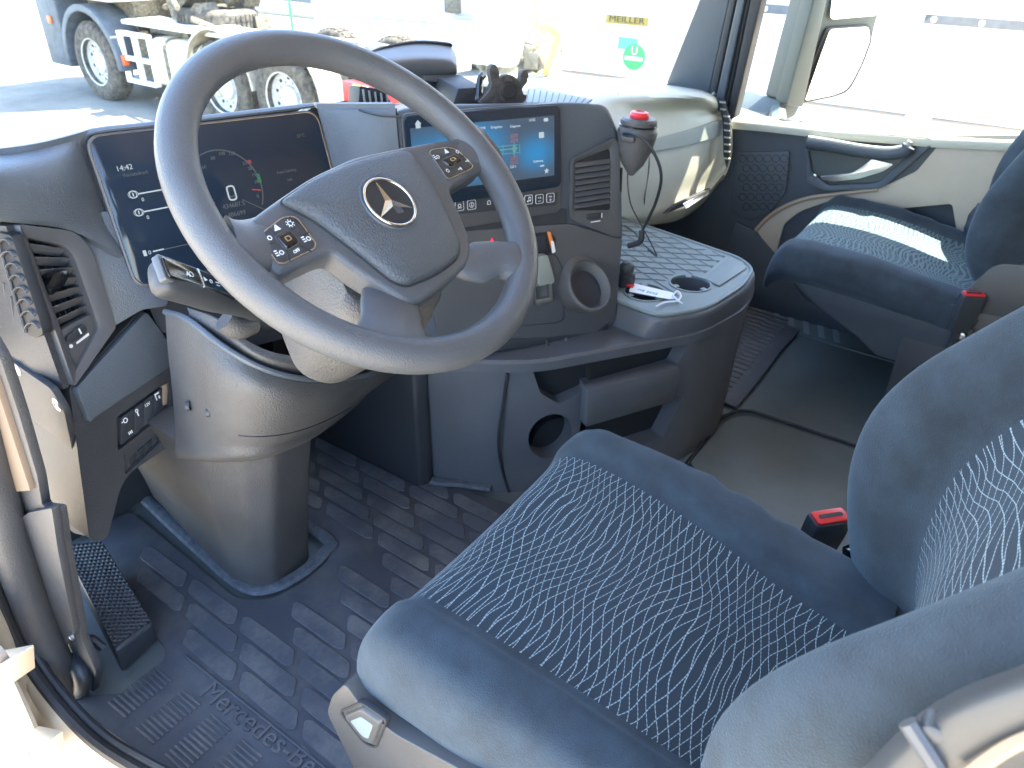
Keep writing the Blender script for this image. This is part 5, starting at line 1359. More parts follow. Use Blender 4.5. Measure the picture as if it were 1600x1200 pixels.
# tower down to the floor
rt_ = [(.50, 1.28), (.495, .93), (.52, .86), (.565, .828), (.675, .86), (.70, .90), (.72, 1.3)]
rb_ = [(.615, 1.40), (.558, 1.04), (.572, .985), (.600, .962), (.700, .975), (.735, 1.02), (.75, 1.38)]
rings = []
for z, t in ((.0, 1.0), (.02, .99), (.10, .84), (.20, .60), (.31, .32), (.42, 0.06)):
    rings.append([Vector((a[0] * (1 - t) + b[0] * t, a[1] * (1 - t) + b[1] * t, z)) for a, b in zip(rnd(rt_, .016, 5), rnd(rb_, .012, 5))])
MB().loft(rings).build('foot_tower', M['plastic'], col_, angle=50)
# stalk
SK = [cy_(420, 505, .80), cy_(385, 478, .775), cy_(340, 462, .755), cy_(300, 448, .742), cy_(262, 436, .735), cy_(240, 428, .735)]
stm = MB()
dense = spline(SK, 5); rg = []
for i, p in enumerate(dense):
    t = i / (len(dense) - 1)
    d = (dense[min(i + 1, len(dense) - 1)] - dense[max(i - 1, 0)]).normalized()
    upv = (FW.n - d * FW.n.dot(d)).normalized(); sd_ = d.cross(upv)
    w_ = .011 + .012 * min(1, t * 2.2) if t < .85 else .023 * (1 - ((t - .85) / .15) ** 2 * .35)
    h_ = .010 + .007 * min(1, t * 2) if t < .85 else .017 * (1 - ((t - .85) / .15) ** 2 * .45)
    rg.append([p + sd_ * (w_ * math.copysign(abs(math.cos(a)) ** .7, math.cos(a))) + upv * (h_ * math.copysign(abs(math.sin(a)) ** .7, math.sin(a))) for a in [2 * math.pi * k / 20 for k in range(20)]])
stalk = stm.loft(rg).build('stalk', M['plastic_dark'], col_, angle=50)
p0, p1 = dense[-14], dense[-3]; d = (p1 - p0).normalized(); upv = (FW.n - d * FW.n.dot(d)).normalized(); sd_ = upv.cross(d)
SKF = Fr(p0.lerp(p1, .5) + upv * .0145, -d, upv.cross(-d))
Lk = (p1 - p0).length
MB().poly(SKF, rnd([(-Lk * .62, -.013), (Lk * .9, -.011), (Lk * .9, .011), (-Lk * .62, .013)], .005, 4), -.003, .0042).build('stalk_top', M['gloss'], stalk, bevel=.0022, seg=3)
MB().poly(SKF, rnd([(-Lk * .66, -.016), (-Lk * .48, -.016), (-Lk * .48, .016), (-Lk * .66, .016)], .003, 3), -.008, .0012).build('stalk_end_key', M['dashtrim'], stalk, bevel=.002)
MB().box(SKF, .006, .0085, -.0125, .0125, -.004, .0052).build('stalk_ring', M['alu'], stalk, bevel=.0005, seg=1)
mb = MB().text(SKF, 'A', -.018, -.004, .009, .0044).ring(SKF, circle2(-.009, 0, .0035, 12), circle2(-.009, 0, .0027, 12), .0044, .0047).poly(SKF, [(.012, -.003), (.018, 0), (.012, .003)], .0044, .0047).ring(SKF, circle2(.024, 0, .0025, 12), circle2(.024, 0, .0017, 12), .0044, .0047).box(SKF, .033, .0385, -.003, -.002, .0044, .0047).box(SKF, .033, .0385, .001, .002, .0044, .0047)
mb.build('symbol', M['white'], stalk)
MB().tube([cy_(392, 505, .79), cy_(370, 512, .785), cy_(350, 500, .79)], .016, 4, 12).build('stalk_collar', M['plastic'], col_)
recentre(col_, (.62, 1.0, 0))

# ================================================================== centre console
con = thing('centre_console', 'grey console unit with open pockets and light rubber tray, beside the centre display stack', 'console')
base = [(1.02, 1.15), (1.045, .94), (1.10, .785), (1.22, .655), (1.38, .535), (1.50, .470), (1.66, .445), (1.80, .475), (1.86, .58), (1.87, 1.15)]
mid = [(1.00, 1.15), (1.045, .885), (1.095, .800), (1.165, .712), (1.374, .569), (1.497, .487), (1.68, .451), (1.845, .477), (1.91, .615), (1.92, 1.15)]
def rz(poly, z, r=.04): return [Vector((a, b, z)) for a, b in rnd(poly, r, 5)]
cb = MB().loft([rz(base, 0), rz([(x * .5 + x2 * .5, y * .5 + y2 * .5) for (x, y), (x2, y2) in zip(base, mid)], .16), rz(mid, .338)])
def cutbox(px4, n_out, depth, zoff=0): pass
# outward frame of the front face (faces the driver, down the cab)
def facef(u, v, yaw):
    """frame on the console face near picture point: plane through face line"""
    return None
FK = Fr((1.22, .655, .17), (.16, -.12, 0), (0, 0, 1))      # left half of the face
FK2 = Fr((1.44, .500, .17), (.14, -.075, 0), (0, 0, 1))    # middle
FK3 = Fr((1.72, .440, .17), (.2, .01, 0), (0, 0, 1))
cuts = []
cuts.append(MB().poly(FK, rnd(FK.pxs([(838, 578), (930, 548), (926, 628), (884, 646), (856, 632)], .03), .006, 3), -.10, .10))
cuts.append(MB().poly(FK, circle2(*FK.px(868, 694, .02), .052, 36, .062), -.11, .10))
cuts.append(MB().poly(FK2, rnd(FK2.pxs([(940, 564), (1104, 526), (1072, 584), (935, 624)], .02), .006, 3), -.12, .12))
cuts.append(MB().poly(FK2, rnd(FK2.pxs([(930, 674), (1080, 630), (1046, 694), (915, 738)], .02), .006, 3), -.12, .12))
cb.build('console_body', M['console'], con, cut=cuts, angle=40)
for k, (fr, P) in enumerate(((FK2, [(1.30, .5)]),)): pass
# seam
fs_ = []
mb = MB().tube([Vector((1.118, .762, .335)), Vector((1.112, .766, .27)), Vector((1.100, .770, .16)), Vector((1.115, .768, .07)), Vector((1.128, .756, .0))], .0035, 5, 6)
SEAM = mb
# shelf and tray rim above
FKs = 0
shelf_top = [(.99, 1.2), (1.035, .88), (1.085, .790), (1.155, .703), (1.368, .562), (1.495, .480), (1.68, .444), (1.85, .470), (1.918, .61), (1.925, 1.2)]
MB().loft([rz(mid, .337), rz(shelf_top, .341), rz(shelf_top, .362), rz([(a + (1.45 - a) * .012, b + .006) for a, b in shelf_top], .368)]).build('shelf', M['console'], con, bevel=0, angle=40)
tray = [(1.43, 1.15), (1.405, .665), (1.385, .545), (1.49, .471), (1.669, .446), (1.794, .461), (1.845, .52), (1.893, .73), (1.945, .97), (1.94, 1.15)]
tr = [.02, .03, .04, .05, .05, .05, .03, .06, .03, .02]
def rz2(p, z, s=1.0, off=0): 
    return [Vector((1.66 + (a - 1.66) * s, .80 + (b - .80) * s, z)) for a, b in rnd(p, tr, 6)]
holes = []
h1, h2 = onz(1008, 460, .42), onz(1078, 446, .42)
cuts = [MB().lathe(Fr((p.x, p.y, .40), (1, 0, 0), (0, 1, 0)), [(.048, 0), (.048, .1)], 32) for p in (h1, h2)]
trl = [(1.43, 1.15), (1.40, .70), (1.378, .560), (1.495, .482), (1.68, .446), (1.835, .466), (1.895, .55), (1.925, .73), (1.965, .97), (1.95, 1.15)]
MB().loft([[Vector((a, b, .350)) for a, b in rnd(trl, tr, 6)], [Vector((a, b, .372)) for a, b in rnd(trl, tr, 6)], rz2(tray, .408, 1.003), rz2(tray, .417, .995), rz2(tray, .420, .985)]).build('tray_body', M['console'], con, cut=[MB().lathe(Fr((p.x, p.y, .372), (1, 0, 0), (0, 1, 0)), [(.048, 0), (.048, .1)], 32) for p in (h1, h2)], angle=40)
tcuts = [MB().lathe(Fr((p.x, p.y, .41), (1, 0, 0), (0, 1, 0)), [(.0475, 0), (.0475, .1)], 32) for p in (h1, h2)]
tm = MB().loft([rz2(tray, .4205, .975), rz2(tray, .4245, .975)], True).build('tray_liner', M['tray'], con, cut=tcuts, angle=30)
MB().tube([p + Vector((0, 0, 0)) for p in rz2(tray, .425, .968)], .0045, 1, 8, closed=True, raw=True).build('tray_lip', M['tray'], con)
# diamond ribs on the mat
mb = MB()
inn = [(1.66 + (a - 1.66) * .92, .80 + (b - .80) * .90) for a, b in tray]
for k in range(16):
    for dr in (1, -1):
        x0 = 1.36 + k * .042; pts = []
        for j in range(26):
            y = .56 + j * .02; x = x0 + dr * (y - .8) * .55
            if inside((x, y), inn) and (Vector((x, y)) - h1.xy).length > .055 and (Vector((x, y)) - h2.xy).length > .055: pts.append((x, y, .4255))
            else:
                if len(pts) > 2: mb.tube(pts, .0016, 1, 4, raw=True)
                pts = []
        if len(pts) > 2: mb.tube(pts, .0016, 1, 4, raw=True)
mb.build('tray_rib', M['tray'], tm)
e = onz(1135, 418, .458)
fr = Fr(e, onz(1160, 425, .458) - onz(1110, 430, .458), Vector((0, 0, 1)).cross(onz(1160, 425, .458) - onz(1110, 430, .458)))
pp = [onz(u, v, .426) for u, v in ((1100, 436), (1142, 403), (1160, 410), (1166, 420), (1124, 448))]
MB().prism(pp, (0, 0, .003)).build('tray_plate', M['tray'], con, bevel=.002)
for p in (h1, h2):
    mb = MB().ring(Fr((p.x, p.y, .424), (1, 0, 0), (0, 1, 0)), circle2(0, 0, .052, 32), circle2(0, 0, .047, 32), 0, .003)
    for a in (.5, 2.6, 4.4):
        mb.box(Fr((p.x + .044 * math.cos(a), p.y + .044 * math.sin(a), .424), (math.cos(a), math.sin(a), 0), (-math.sin(a), math.cos(a), 0)), -.009, .004, -.007, .007, 0, .003)
    mb.build('cup_holder', M['tray'], con, bevel=.0008)
MB().poly(FK, rnd(FK.pxs([(832, 575), (935, 545), (930, 622), (850, 640)], -.045), .006, 3), -.055, -.045).build('pocket_shade_plate', M['pocket'], con)  # near-black plates in the openings stand in for the pockets' inner shade
MB().poly(FK, circle2(*FK.px(868, 694, -.05), .06, 36, .07), -.07, -.055).build('pocket_shade_plate', M['pocket'], con)
MB().poly(FK2, rnd(FK2.pxs([(920, 560), (1090, 520), (1075, 590), (920, 622)], -.055), .006, 3), -.07, -.055).build('pocket_shade_plate', M['pocket'], con)
MB().poly(FK2, rnd(FK2.pxs([(916, 655), (1062, 620), (1040, 690), (905, 728)], -.055), .006, 3), -.07, -.055).build('pocket_shade_plate', M['pocket'], con)
SEAM.build('panel_seam', M['black'], con)
# dividing ribs / drawer strips across the openings
for (fr, P_) in ((FK2, [(920, 612), (1062, 574), (1064, 590), (1052, 628), (916, 668)]),):
    MB().poly(fr, rnd(fr.pxs(P_, .0), .005, 3), -.03, -.002).build('pocket_front', M['console'], con, bevel=.003)
# tall panel left of it closing the pedal well
MB().loft([[Vector(p) for p in ((1.005, .93, z), (1.03, .915, z), (1.06, .93, z), (1.06, 1.4, z), (1.0, 1.4, z))] for z in (0, .35)]).build('well_panel', M['plastic_dark'], con, bevel=.008, seg=3)
# lower dash flank between column and stack (warm lit facet)
q = [FS.P(*FS.px(u, v, -.02), -.02) for u, v in ((640, 470), (740, 440), (800, 500), (770, 560), (640, 575))]
MB().prism(q, Vector((.05, .12, -.01))).build('stack_flank', M['plastic'], con, bevel=.01)
recentre(con, (1.45, .8, 0))

# ================================================================== seats
def seat(cx, y0, zc, driver=True):
    P = {}
    lab = 'nearest seat, dark navy velour with light crossing thread lines on its cushion' if driver else 'far passenger seat with dense wavy blue pattern, its front corner in the sun'
    root = thing('lorry_seat', lab, 'seat', group='seats of the cab')
    k = 7
    W = .255 if driver else .275
    def secring(y, dz, sw=1.0, sh=1.0, zshift=0.0):
        wi = W - .085
        wr = wi - .052 * min(1, max(0, (y0 - .06 - y) / .40)) * (1 if driver else 0)
        c_ = [(-wi, 0.0), (-wi * .5, -.006), (0, -.008), (wr * .5, -.006), (wr, 0.0), (wr + .034, .020), (W - .012, .006), (W + .004, -.038), (W - .004, -.095), (W - .06, -.13), (0, -.135), (-W + .06, -.13), (-W + .004, -.095), (-W - .004, -.038), (-W + .012, .006), (-wi - .030, .016)]
        pts = [Vector((cx + s * sw, y, zc + dz + zshift + ((z if driver or z > 0 else z * .74) + .065) * sh - .065)) for s, z in c_]
        return spline(pts, k, True)
    stations = [(y0 + .008, -.062, .86, .40), (y0 + .004, -.045, .93, .66), (y0 - .008, -.022, .965, .86), (y0 - .035, -.004, .99, 1), (y0 - .09, .002, 1, 1), (y0 - .18, .0, 1, 1), (y0 - .28, -.012, .98, 1), (y0 - .38, -.03, .95, 1), (y0 - .50, -.045, .93, 1)]
    rings = [secring(y, dz, sw, sh) for y, dz, sw, sh in stations]
    cols = [spline([r[i] for r in rings], 4) for i in range(len(rings[0]))]
    dense = [[cols[i][j] for i in range(len(cols))] for j in range(len(cols[0]))]
    n = len(dense[0]); i1 = 4 * k
    for r in dense:
        for q_ in range(i1 + 3, n - 2):
            p_ = r[q_]; w_ = min(1, (q_ - i1) / 8, (n - q_) / 8)
            if w_ > 0 and p_.y > y0 - .6:
                f_ = noise.noise(Vector((p_.x * 14, p_.y * 26, p_.z * 14))) * .0055 + noise.noise(Vector((p_.x * 40, p_.y * 60, p_.z * 30 + 4))) * .0018
                p_.z += f_ * w_; p_.x += (f_ * w_ * .6) * (1 if p_.x > cx else -1)
    # creases: a few soft folds in the left bolster
    def piece(name, idx, m_, uvon=False, lift=0.0, cap=False):
        mb = MB(); V = []
        for r_i, r in enumerate(dense):
            for q in idx: V.append(r[q % n])
        w_ = len(idx)
        F = [(a * w_ + b, a * w_ + b + 1, (a + 1) * w_ + b + 1, (a + 1) * w_ + b) for a in range(len(dense) - 1) for b in range(w_ - 1)]
        mb.add(V, F)
        if uvon:
            acc = 0; prev = None
            for a in range(len(dense)):
                c0 = dense[a][idx[len(idx) // 2] % n]
                if prev is not None: acc += (c0 - prev).length
                prev = c0
                for b in range(w_): mb.uv[a * w_ + b] = ((V[a * w_ + b].x - cx) / .34 + .5, acc / .34)
        return mb.build(name, m_, root, solid=.004 if uvon or not cap else 0, angle=80, off=-1)
    ins = piece('cushion_insert', list(range(0, i1 + 1)), M['insert'] if driver else M['insert2'], True)
    bol = piece('cushion_bolster', list(range(i1, n + 1)), M['bluegrey'])
    # nose cap
    mb = MB(); cpt = sum(dense[0], Vector()) / n; mb.add(dense[0] + [cpt + Vector((0, .008, 0))], [(i, (i + 1) % n, n) for i in range(n)]); mb.build('cushion_nose', M['bluegrey'], root, angle=80)
    for e_ in (0, i1):
        MB().tube([r[e_] + Vector((0, .0, .0012)) for r in dense[2:]], .0016, 1, 6, raw=True).build('seam', M['black'], root)
    for jj in (6 * k - 3, 14 * k + 3):
        MB().tube([r[jj] + Vector((.0006 if jj < 8 * k else -.0006, 0, .0008)) for r in dense[5:]], .0014, 1, 6, raw=True).build('piping', M['bluegrey'], root)
    # backrest: stations up a reclined line
    def back_ring(z, yf, prom, hw, th):
        wi = hw - .105
        c_ = [(-wi, -prom), (0, -prom - .012), (wi, -prom), (wi + .035, -prom * .35), (hw - .025, 0), (hw + .002, -.030), (hw, -.09), (hw - .05, -th), (0, -th - .01), (-hw + .05, -th), (-hw, -.09), (-hw - .002, -.030), (-hw + .025, 0), (-wi - .035, -prom * .35)]
        return spline([Vector((cx + s, yf + d, z)) for s, d in c_], k, True)
    if driver:
        bs = [(.355, -.045, .075, .245, .15), (.42, .000, .09, .255, .17), (.50, .034, .095, .265, .19), (.58, .052, .10, .27, .20), (.66, .048, .10, .272, .20), (.73, .020, .095, .27, .20), (.80, -.028, .085, .265, .19), (.88, -.085, .07, .255, .18), (.97, -.14, .05, .245, .17), (1.05, -.18, .03, .22, .15)]
    else:
        bs = [(.40, -.06, .06, .245, .15), (.50, .03, .08, .262, .17), (.62, .045, .08, .268, .18), (.74, .01, .07, .265, .17), (.86, -.05, .06, .255, .16), (1.0, -.12, .04, .24, .15), (1.1, -.16, .03, .2, .13)]
    rings = [back_ring(*b) for b in bs]
    cols = [spline([r[i] for r in rings], 4) for i in range(len(rings[0]))]
    dense = [[cols[i][j] for i in range(len(cols))] for j in range(len(cols[0]))]
    n = len(dense[0]); i1 = 2 * k
    bi = piece('backrest_insert', list(range(0, i1 + 1)), M['insert'] if driver else M['insert2'], True)
    bb = piece('backrest_bolster', list(range(i1, n + 1)), M['bluegrey'])
    mb = MB(); cpt = sum(dense[-1], Vector()) / n; mb.add(dense[-1] + [cpt + Vector((0, 0, .02))], [(i, (i + 1) % n, n) for i in range(n)]); mb.build('backrest_top', M['bluegrey'], root, angle=80)
    for e_ in (0, i1):
        MB().tube([r[e_] + Vector((0, .0015, .0)) for r in dense], .0016, 1, 6, raw=True).build('seam', M['black'], root)
    j = i1 + 2 * k + 2; j2 = n - 2 * k - 2
    for jj in (j, j2):
        MB().tube([r[jj % n] + Vector(((.0008 if jj == j else -.0008), .0006, 0)) for r in dense], .0013, 1, 6, raw=True).build('piping', M['bluegrey'], root)
    return root
ds = seat(.615, .452, .475, True)
# driver seat side panel with release handle, base and armrest
PFx = Fr((.345, .3, .3), (0, -1, 0), (0, 0, 1))
pan = PFx.pxs([(516, 1108), (524, 1082), (545, 1062), (562, 1090), (620, 1140), (760, 1215), (900, 1290), (900, 1500), (640, 1420), (560, 1200)])
sp_1 = MB().poly(PFx, rnd(pan, .012, 4), -.03, .006).build('side_panel', M['plastic'], ds, bevel=.006, seg=3)
sp_1.data.materials[0] = mat('seat trim grey', (.060, .059, .058), .42, bump=.5, bscale=650, mottle=.1)
M['seattrim'] = sp_1.data.materials[0]
hp_ = PFx.pxs([(530, 1116), (562, 1102), (600, 1128), (584, 1170), (566, 1162)], .01)
hl = MB().ring(PFx, [(sum(p[0] for p in hp_) / 5 + (a - sum(p[0] for p in hp_) / 5) * 1.10, sum(p[1] for p in hp_) / 5 + (b - sum(p[1] for p in hp_) / 5) * 1.10) for a, b in rnd(hp_, .008, 4)], rnd(hp_, .008, 4), .0, .0085).build('handle_frame', M['black'], ds, bevel=.001)
hc = [(sum(p[0] for p in hp_) / 5 + (a - sum(p[0] for p in hp_) / 5) * .93, sum(p[1] for p in hp_) / 5 + (b - sum(p[1] for p in hp_) / 5) * .93) for a, b in rnd(hp_, .008, 4)]
MB().poly(PFx, hc, .0, .0105, .86).build('release_handle', M['seattrim'], ds, bevel=.0018)
hc2 = [(sum(p[0] for p in hc) / len(hc) + (a - sum(p[0] for p in hc) / len(hc)) * .55, sum(p[1] for p in hc) / len(hc) + (b - sum(p[1] for p in hc) / len(hc)) * .55) for a, b in hc]
MB().poly(PFx, hc2, .0104, .0112).build('handle_face', M['tray'], ds)
MB().box(GZ, .40, .83, -.10, .36, .0, .30).build('seat_base', M['black'], ds, bevel=.03)
# folded side bar at the lower right corner of the picture (blurred trim with a pivot)
AX = .285
rows = [[onx(u, v, x) for u, v, x in r] for r in (
    [(1290, 1262, AX + .02), (1440, 1112, AX + .02), (1600, 1038, AX + .02), (1760, 985, AX + .02)],
    [(1310, 1270, AX), (1450, 1135, AX), (1600, 1066, AX), (1760, 1012, AX)],
    [(1335, 1290, AX - .006), (1470, 1180, AX - .006), (1600, 1120, AX - .006), (1760, 1065, AX - .006)],
    [(1360, 1320, AX), (1490, 1230, AX), (1600, 1180, AX), (1760, 1130, AX)],
    [(1390, 1370, AX + .02), (1510, 1310, AX + .02), (1600, 1270, AX + .02), (1760, 1220, AX + .02)])]
M['bar'] = mat('satin grey bar', (.06, .062, .062), .40, mottle=.1, mscale=20)
sb_ = MB().grid(rows, 6, 5).build('side_bar', M['bar'], ds, solid=.012, angle=80)
rows = [[onx(u, v, x) for u, v, x in r] for r in (
    [(1500, 1205, AX - .008), (1560, 1162, AX - .008), (1620, 1135, AX - .008), (1760, 1085, AX - .008)],
    [(1505, 1225, AX - .012), (1562, 1180, AX - .012), (1620, 1152, AX - .012), (1760, 1100, AX - .012)])]
MB().grid(rows, 5, 3).build('bar_reflection', M['doortan'], sb_, solid=.004)  # tan strip paints the orange reflection on the grey bar
p = onx(1458, 1150, AX - .003)
MB().lathe(Fr(p, (0, -1, 0), (0, 0, 1)), [(.0065, -.01), (.0065, .001), (.005, .0022), (.0001, .0026)], 24).build('pivot_knob', M['seattrim'], sb_)
p1_, p2_ = onx(1418, 1128, AX - .004), onx(1470, 1230, AX - .006)
MB().tube([p1_, p1_.lerp(p2_, .5) + Vector((-.004, -.006, 0)), p2_], .0045, 4, 8).build('bar_collar', M['dashtrim'], sb_)
# thin dark belt edge and clip behind the near bolster
q1, q2 = onx(1425, 908, .44), onx(1620, 858, .44)
MB().tube([q1, q1.lerp(q2, .5) + Vector((0, 0, .003)), q2], .0020, 5, 8).build('edge_trim', M['black'], ds) if False else None
recentre(ds, (.615, .15, 0))
def buckle(name, lab, p, yaw, tilt, sc=1.0):
    r = thing(name, lab, 'seat belt buckle', group='seat belt buckles')
    f_ = yawtilt(p, yaw, tilt)
    w_, h_, d_ = .021 * sc, .05 * sc, .011 * sc
    rgs = []
    for b_, s1_, s2_ in ((0, .80, .8), (.03, .9, .95), (.055, 1, 1), (.072, 1, 1), (.078, .97, .95)):
        rgs.append([f_.P(a * s1_ * w_ / .02, b_ * sc, c * s2_ * d_ / .01) for a, c in rnd([(-.02, -.01), (.02, -.01), (.02, .01), (-.02, .01)], .004, 3)])
    MB().loft(rgs).build('buckle_body', M['plastic_dark'], r, bevel=.001)
    q = [f_.P(a * w_ / .02, .0782 * sc, c * d_ / .01) for a, c in rnd([(-.0175, -.0078), (.0175, -.0078), (.0175, .0078), (-.0175, .0078)], .003, 3)]
    MB().prism(q, f_.v * .004).build('red_button', M['red'], r, bevel=.0012)
    q = [f_.P(a * w_ / .02, .0782 * sc + .0042, c * d_ / .01) for a, c in rnd([(-.013, -.0022), (.013, -.0022), (.013, .0022), (-.013, .0022)], .002, 3)]
    MB().prism(q, f_.v * .0006).build('slot', M['black'], r)
    MB().tube([f_.P(0, 0, 0), f_.P(0, -.05, 0), f_.P(.005, -.10, .0)], .009, 3, 8).build('stalk', M['black'], r)
    recentre(r, f_.P(0, -.09, 0)); return r
bp_ = onx(1275, 880, .925)
buckle('belt_buckle', 'black belt buckle with bright red button, right beside the nearest seat', onx(1262, 884, .935), 42, -6, 1.4)
MB_l = MB().box(yawtilt(onx(1335, 885, .895), 30, 20), -.012, .014, -.025, .03, -.012, .012).build('recliner_knob', M['gloss'], ds, bevel=.004)
ps = seat(2.205, .47, .44, False)
# passenger seat base, side plate
PB = Fr((1.955, .1, .2), (0, -1, 0), (0, 0, 1))
PX = lambda pts, c=0: PB.pxs(pts, c)
MB().poly(PB, rnd(PX([(1422, 478), (1432, 470), (1470, 470), (1640, 500), (1700, 640), (1500, 900), (1370, 660), (1404, 545)]), .01, 3), -.42, .0).build('seat_base', M['plastic_dark'], ps, bevel=.01)
MB().poly(PB, rnd(PX([(1420, 494), (1432, 471), (1470, 470), (1640, 505), (1640, 552), (1420, 497)], .002), .008, 3), .0012, .010).build('base_strip', M['seattrim'], ps, bevel=.003)
MB().poly(PB, rnd(PX([(1425, 575), (1480, 560), (1560, 580), (1500, 700), (1410, 640)], .002), .01, 3), .001, .004).build('base_recess', M['black'], ps, bevel=.001)
PB2 = Fr((1.93, .1, .4), (0, -1, 0), (0, 0, 1))
MB().poly(PB2, rnd(PB2.pxs([(1508, 458), (1545, 420), (1564, 411), (1680, 420), (1680, 560), (1600, 500), (1512, 486)]), .012, 4), -.02, .004).build('side_plate', M['seattrim'], ps, bevel=.004)
# under-cushion tub
rg = []
for z, s_, yb, yf in ((.375, 1.0, -.05, .44), (.30, .96, -.05, .34), (.24, .92, -.05, .22), (.20, .90, -.05, .16)):
    rg.append([Vector((2.21 + a * .27 * s_, (yb + yf) / 2 + b * (yf - yb) / 2, z)) for a, b in rnd([(-1, -1), (1, -1), (1, 1), (-1, 1)], .12, 5)])
MB().loft(rg).build('cushion_tub', M['doordark'], ps, bevel=.01)
recentre(ps, (2.2, .15, 0))
b2_ = buckle('belt_buckle', 'belt buckle with pinkish red button, bolted to the far seat base', onx(1497, 516, 1.915), 62, -4, 1.25)
p = onx(1503, 522, 1.93)
bt = MB().lathe(Fr(p, (0, -1, 0), (0, 0, 1)), [(.024, -.01), (.024, .004), (.012, .006), (.010, .012), (.006, .013), (.004, .008)], 20).build('anchor_bolt', M['plastic_dark'], b2_)
MB().lathe(Fr(p + Vector((-.013, 0, 0)), (0, -1, 0), (0, 0, 1)), [(.009, -.004), (.009, .003), (.005, .004), (.0045, .001)], 14).build('bolt_head', M['alu'], bt)

# ================================================================== passenger door
pdr = thing('passenger_door', 'far passenger door with beige lining, dark handle bowl and round speaker grille', 'door')
DF = Fr((2.47, .4, .4), (0, -1, 0), (0, 0, 1))
D = lambda pts, c=0.0: DF.pxs(pts, c)
low = MB().poly(DF, rnd(D([(1140, 192), (1300, 204), (1440, 218), (1610, 222), (1800, 240), (1800, 600), (1410, 546), (1166, 478), (1085, 450), (1085, 300), (1120, 200)]), .004, 2), -.08, -.006)
low.build('door_panel', M['doordark'], pdr, cut=[MB().poly(DF, rnd(D([(1410, 322), (1488, 314), (1500, 330), (1494, 370), (1480, 400), (1400, 350)], 0), .008, 4), -.05, .02)])
# beige lining with a curved dark front area
be = D([(1432, 268), (1462, 232), (1480, 212), (1620, 210), (1640, 215), (1640, 420), (1540, 400), (1500, 392), (1488, 318), (1400, 326), (1300, 312), (1250, 330), (1225, 350), (1212, 400), (1182, 360), (1225, 322), (1290, 304), (1370, 296)], .0)
MB().poly(DF, rnd(be, [.01, .01, .004, .004, .004, .004, .01, .01, .012, .02, .02, .02, .01, .004, .01, .03, .03, .02], 4), -.02, .002).build('lining', M['doorbeige'], pdr, bevel=.004, seg=3)
te = spline([DF.P(*DF.px(u, v, .004), .004) for u, v in ((1181, 360), (1200, 340), (1228, 322), (1262, 310), (1310, 303), (1372, 296))], 5)
MB().tube(te, .007, 1, 8, raw=True).build('lining_edge', M['doortan'], pdr)
# top sill
tsl = [[DF.P(*DF.px(u, v, c_), c_) for u, v in ((1138, 178), (1200, 184), (1300, 194), (1400, 203), (1460, 207), (1640, 208))] for v0, c_ in ((0, -.07),)]
prof = [(-.085, .004), (-.05, .012), (-.01, .012), (.012, .004), (.016, -.010), (.012, -.022)]
linep = [DF.px(u, v, .012) for u, v in ((1143, 190), (1200, 195), (1300, 206), (1400, 213), (1460, 218), (1560, 222), (1700, 224))]
rings = [[DF.P(a, b + db, c_) for c_, db in prof] for a, b in linep]
MB().loft(rings, cap=False, closed=False).build('window_sill', M['beige'], pdr, solid=.006, angle=60)
# switches on the sill
mb = MB()
for (u, v) in ((1222, 193), (1232, 195), (1252, 197)):
    a, b = DF.px(u, v, -.02); mb.box(DF, a - .012, a + .012, b - .004 + .012, b + .008 + .006, -.04, -.01)
mb.build('window_switch', M['black'], pdr, bevel=.002)
# speaker
spk = rnd(D([(1152, 238), (1234, 236), (1228, 300), (1205, 330), (1172, 345), (1140, 330)], .001), .01, 4)
sg_ = MB().poly(DF, spk, -.008, .0015).build('speaker_grille', M['doordark'], pdr, bevel=.002)
mb = MB()
for i in range(6):
    for j in range(6):
        a, b = D([(1160 + i * 13 + (j % 2) * 6, 248 + j * 15)], .002)[0]
        if inside((a, b), spk): mb.ring(DF, circle2(a, b, .014, 6), circle2(a, b, .0115, 6), .0016, .0026)
mb.build('grille_cell', M['black'], sg_)
# handle bowl: dark frame, bowl, pull bar, latch lever
fo = rnd(D([(1258, 212), (1310, 206), (1400, 210), (1452, 214), (1462, 222), (1384, 290), (1368, 294), (1292, 298), (1262, 288)], .004), [.004, .01, .01, .01, .006, .014, .01, .014, .01], 5)
fi = rnd(D([(1264, 236), (1310, 212), (1400, 215), (1436, 218), (1438, 224), (1376, 282), (1362, 286), (1296, 289), (1270, 270)], .004), [.004, .01, .01, .01, .006, .012, .01, .012, .01], 5)
MB().ring(DF, fo, fi, -.004, .014, .008).build('handle_frame', M['doordark'], pdr, bevel=.002)
MB().poly(DF, fi, -.006, -.0035).build('handle_bowl', mat('smooth dark bowl', (.07, .085, .085), .25), pdr)
pb_ = [DF.P(*DF.px(u, v, .03), .03) for u, v in ((1262, 222), (1300, 228), (1345, 236), (1385, 240), (1412, 236), (1420, 228))]
MB().tube(pb_, .016, 6, 12, flat=1.2).build('pull_bar', M['doordark'], pdr)
MB().tube([p + Vector((-.004, 0, .014)) for p in pb_], .007, 6, 8).build('pull_bar_top', M['beige'], pdr)
lv_ = rnd(D([(1281, 276), (1330, 271), (1344, 263), (1362, 249), (1396, 257), (1380, 268), (1340, 280), (1300, 284), (1284, 281)], .01), [.003, .01, .01, .004, .004, .01, .01, .01, .004], 4)
MB().poly(DF, lv_, .0, .010).build('latch_lever', M['alu'], pdr, bevel=.004, seg=3)
p = DF.P(*DF.px(1274, 274, .008), .008); MB().sphere(p, .008, 12, 8).build('lock_pin', M['chrome'], pdr)
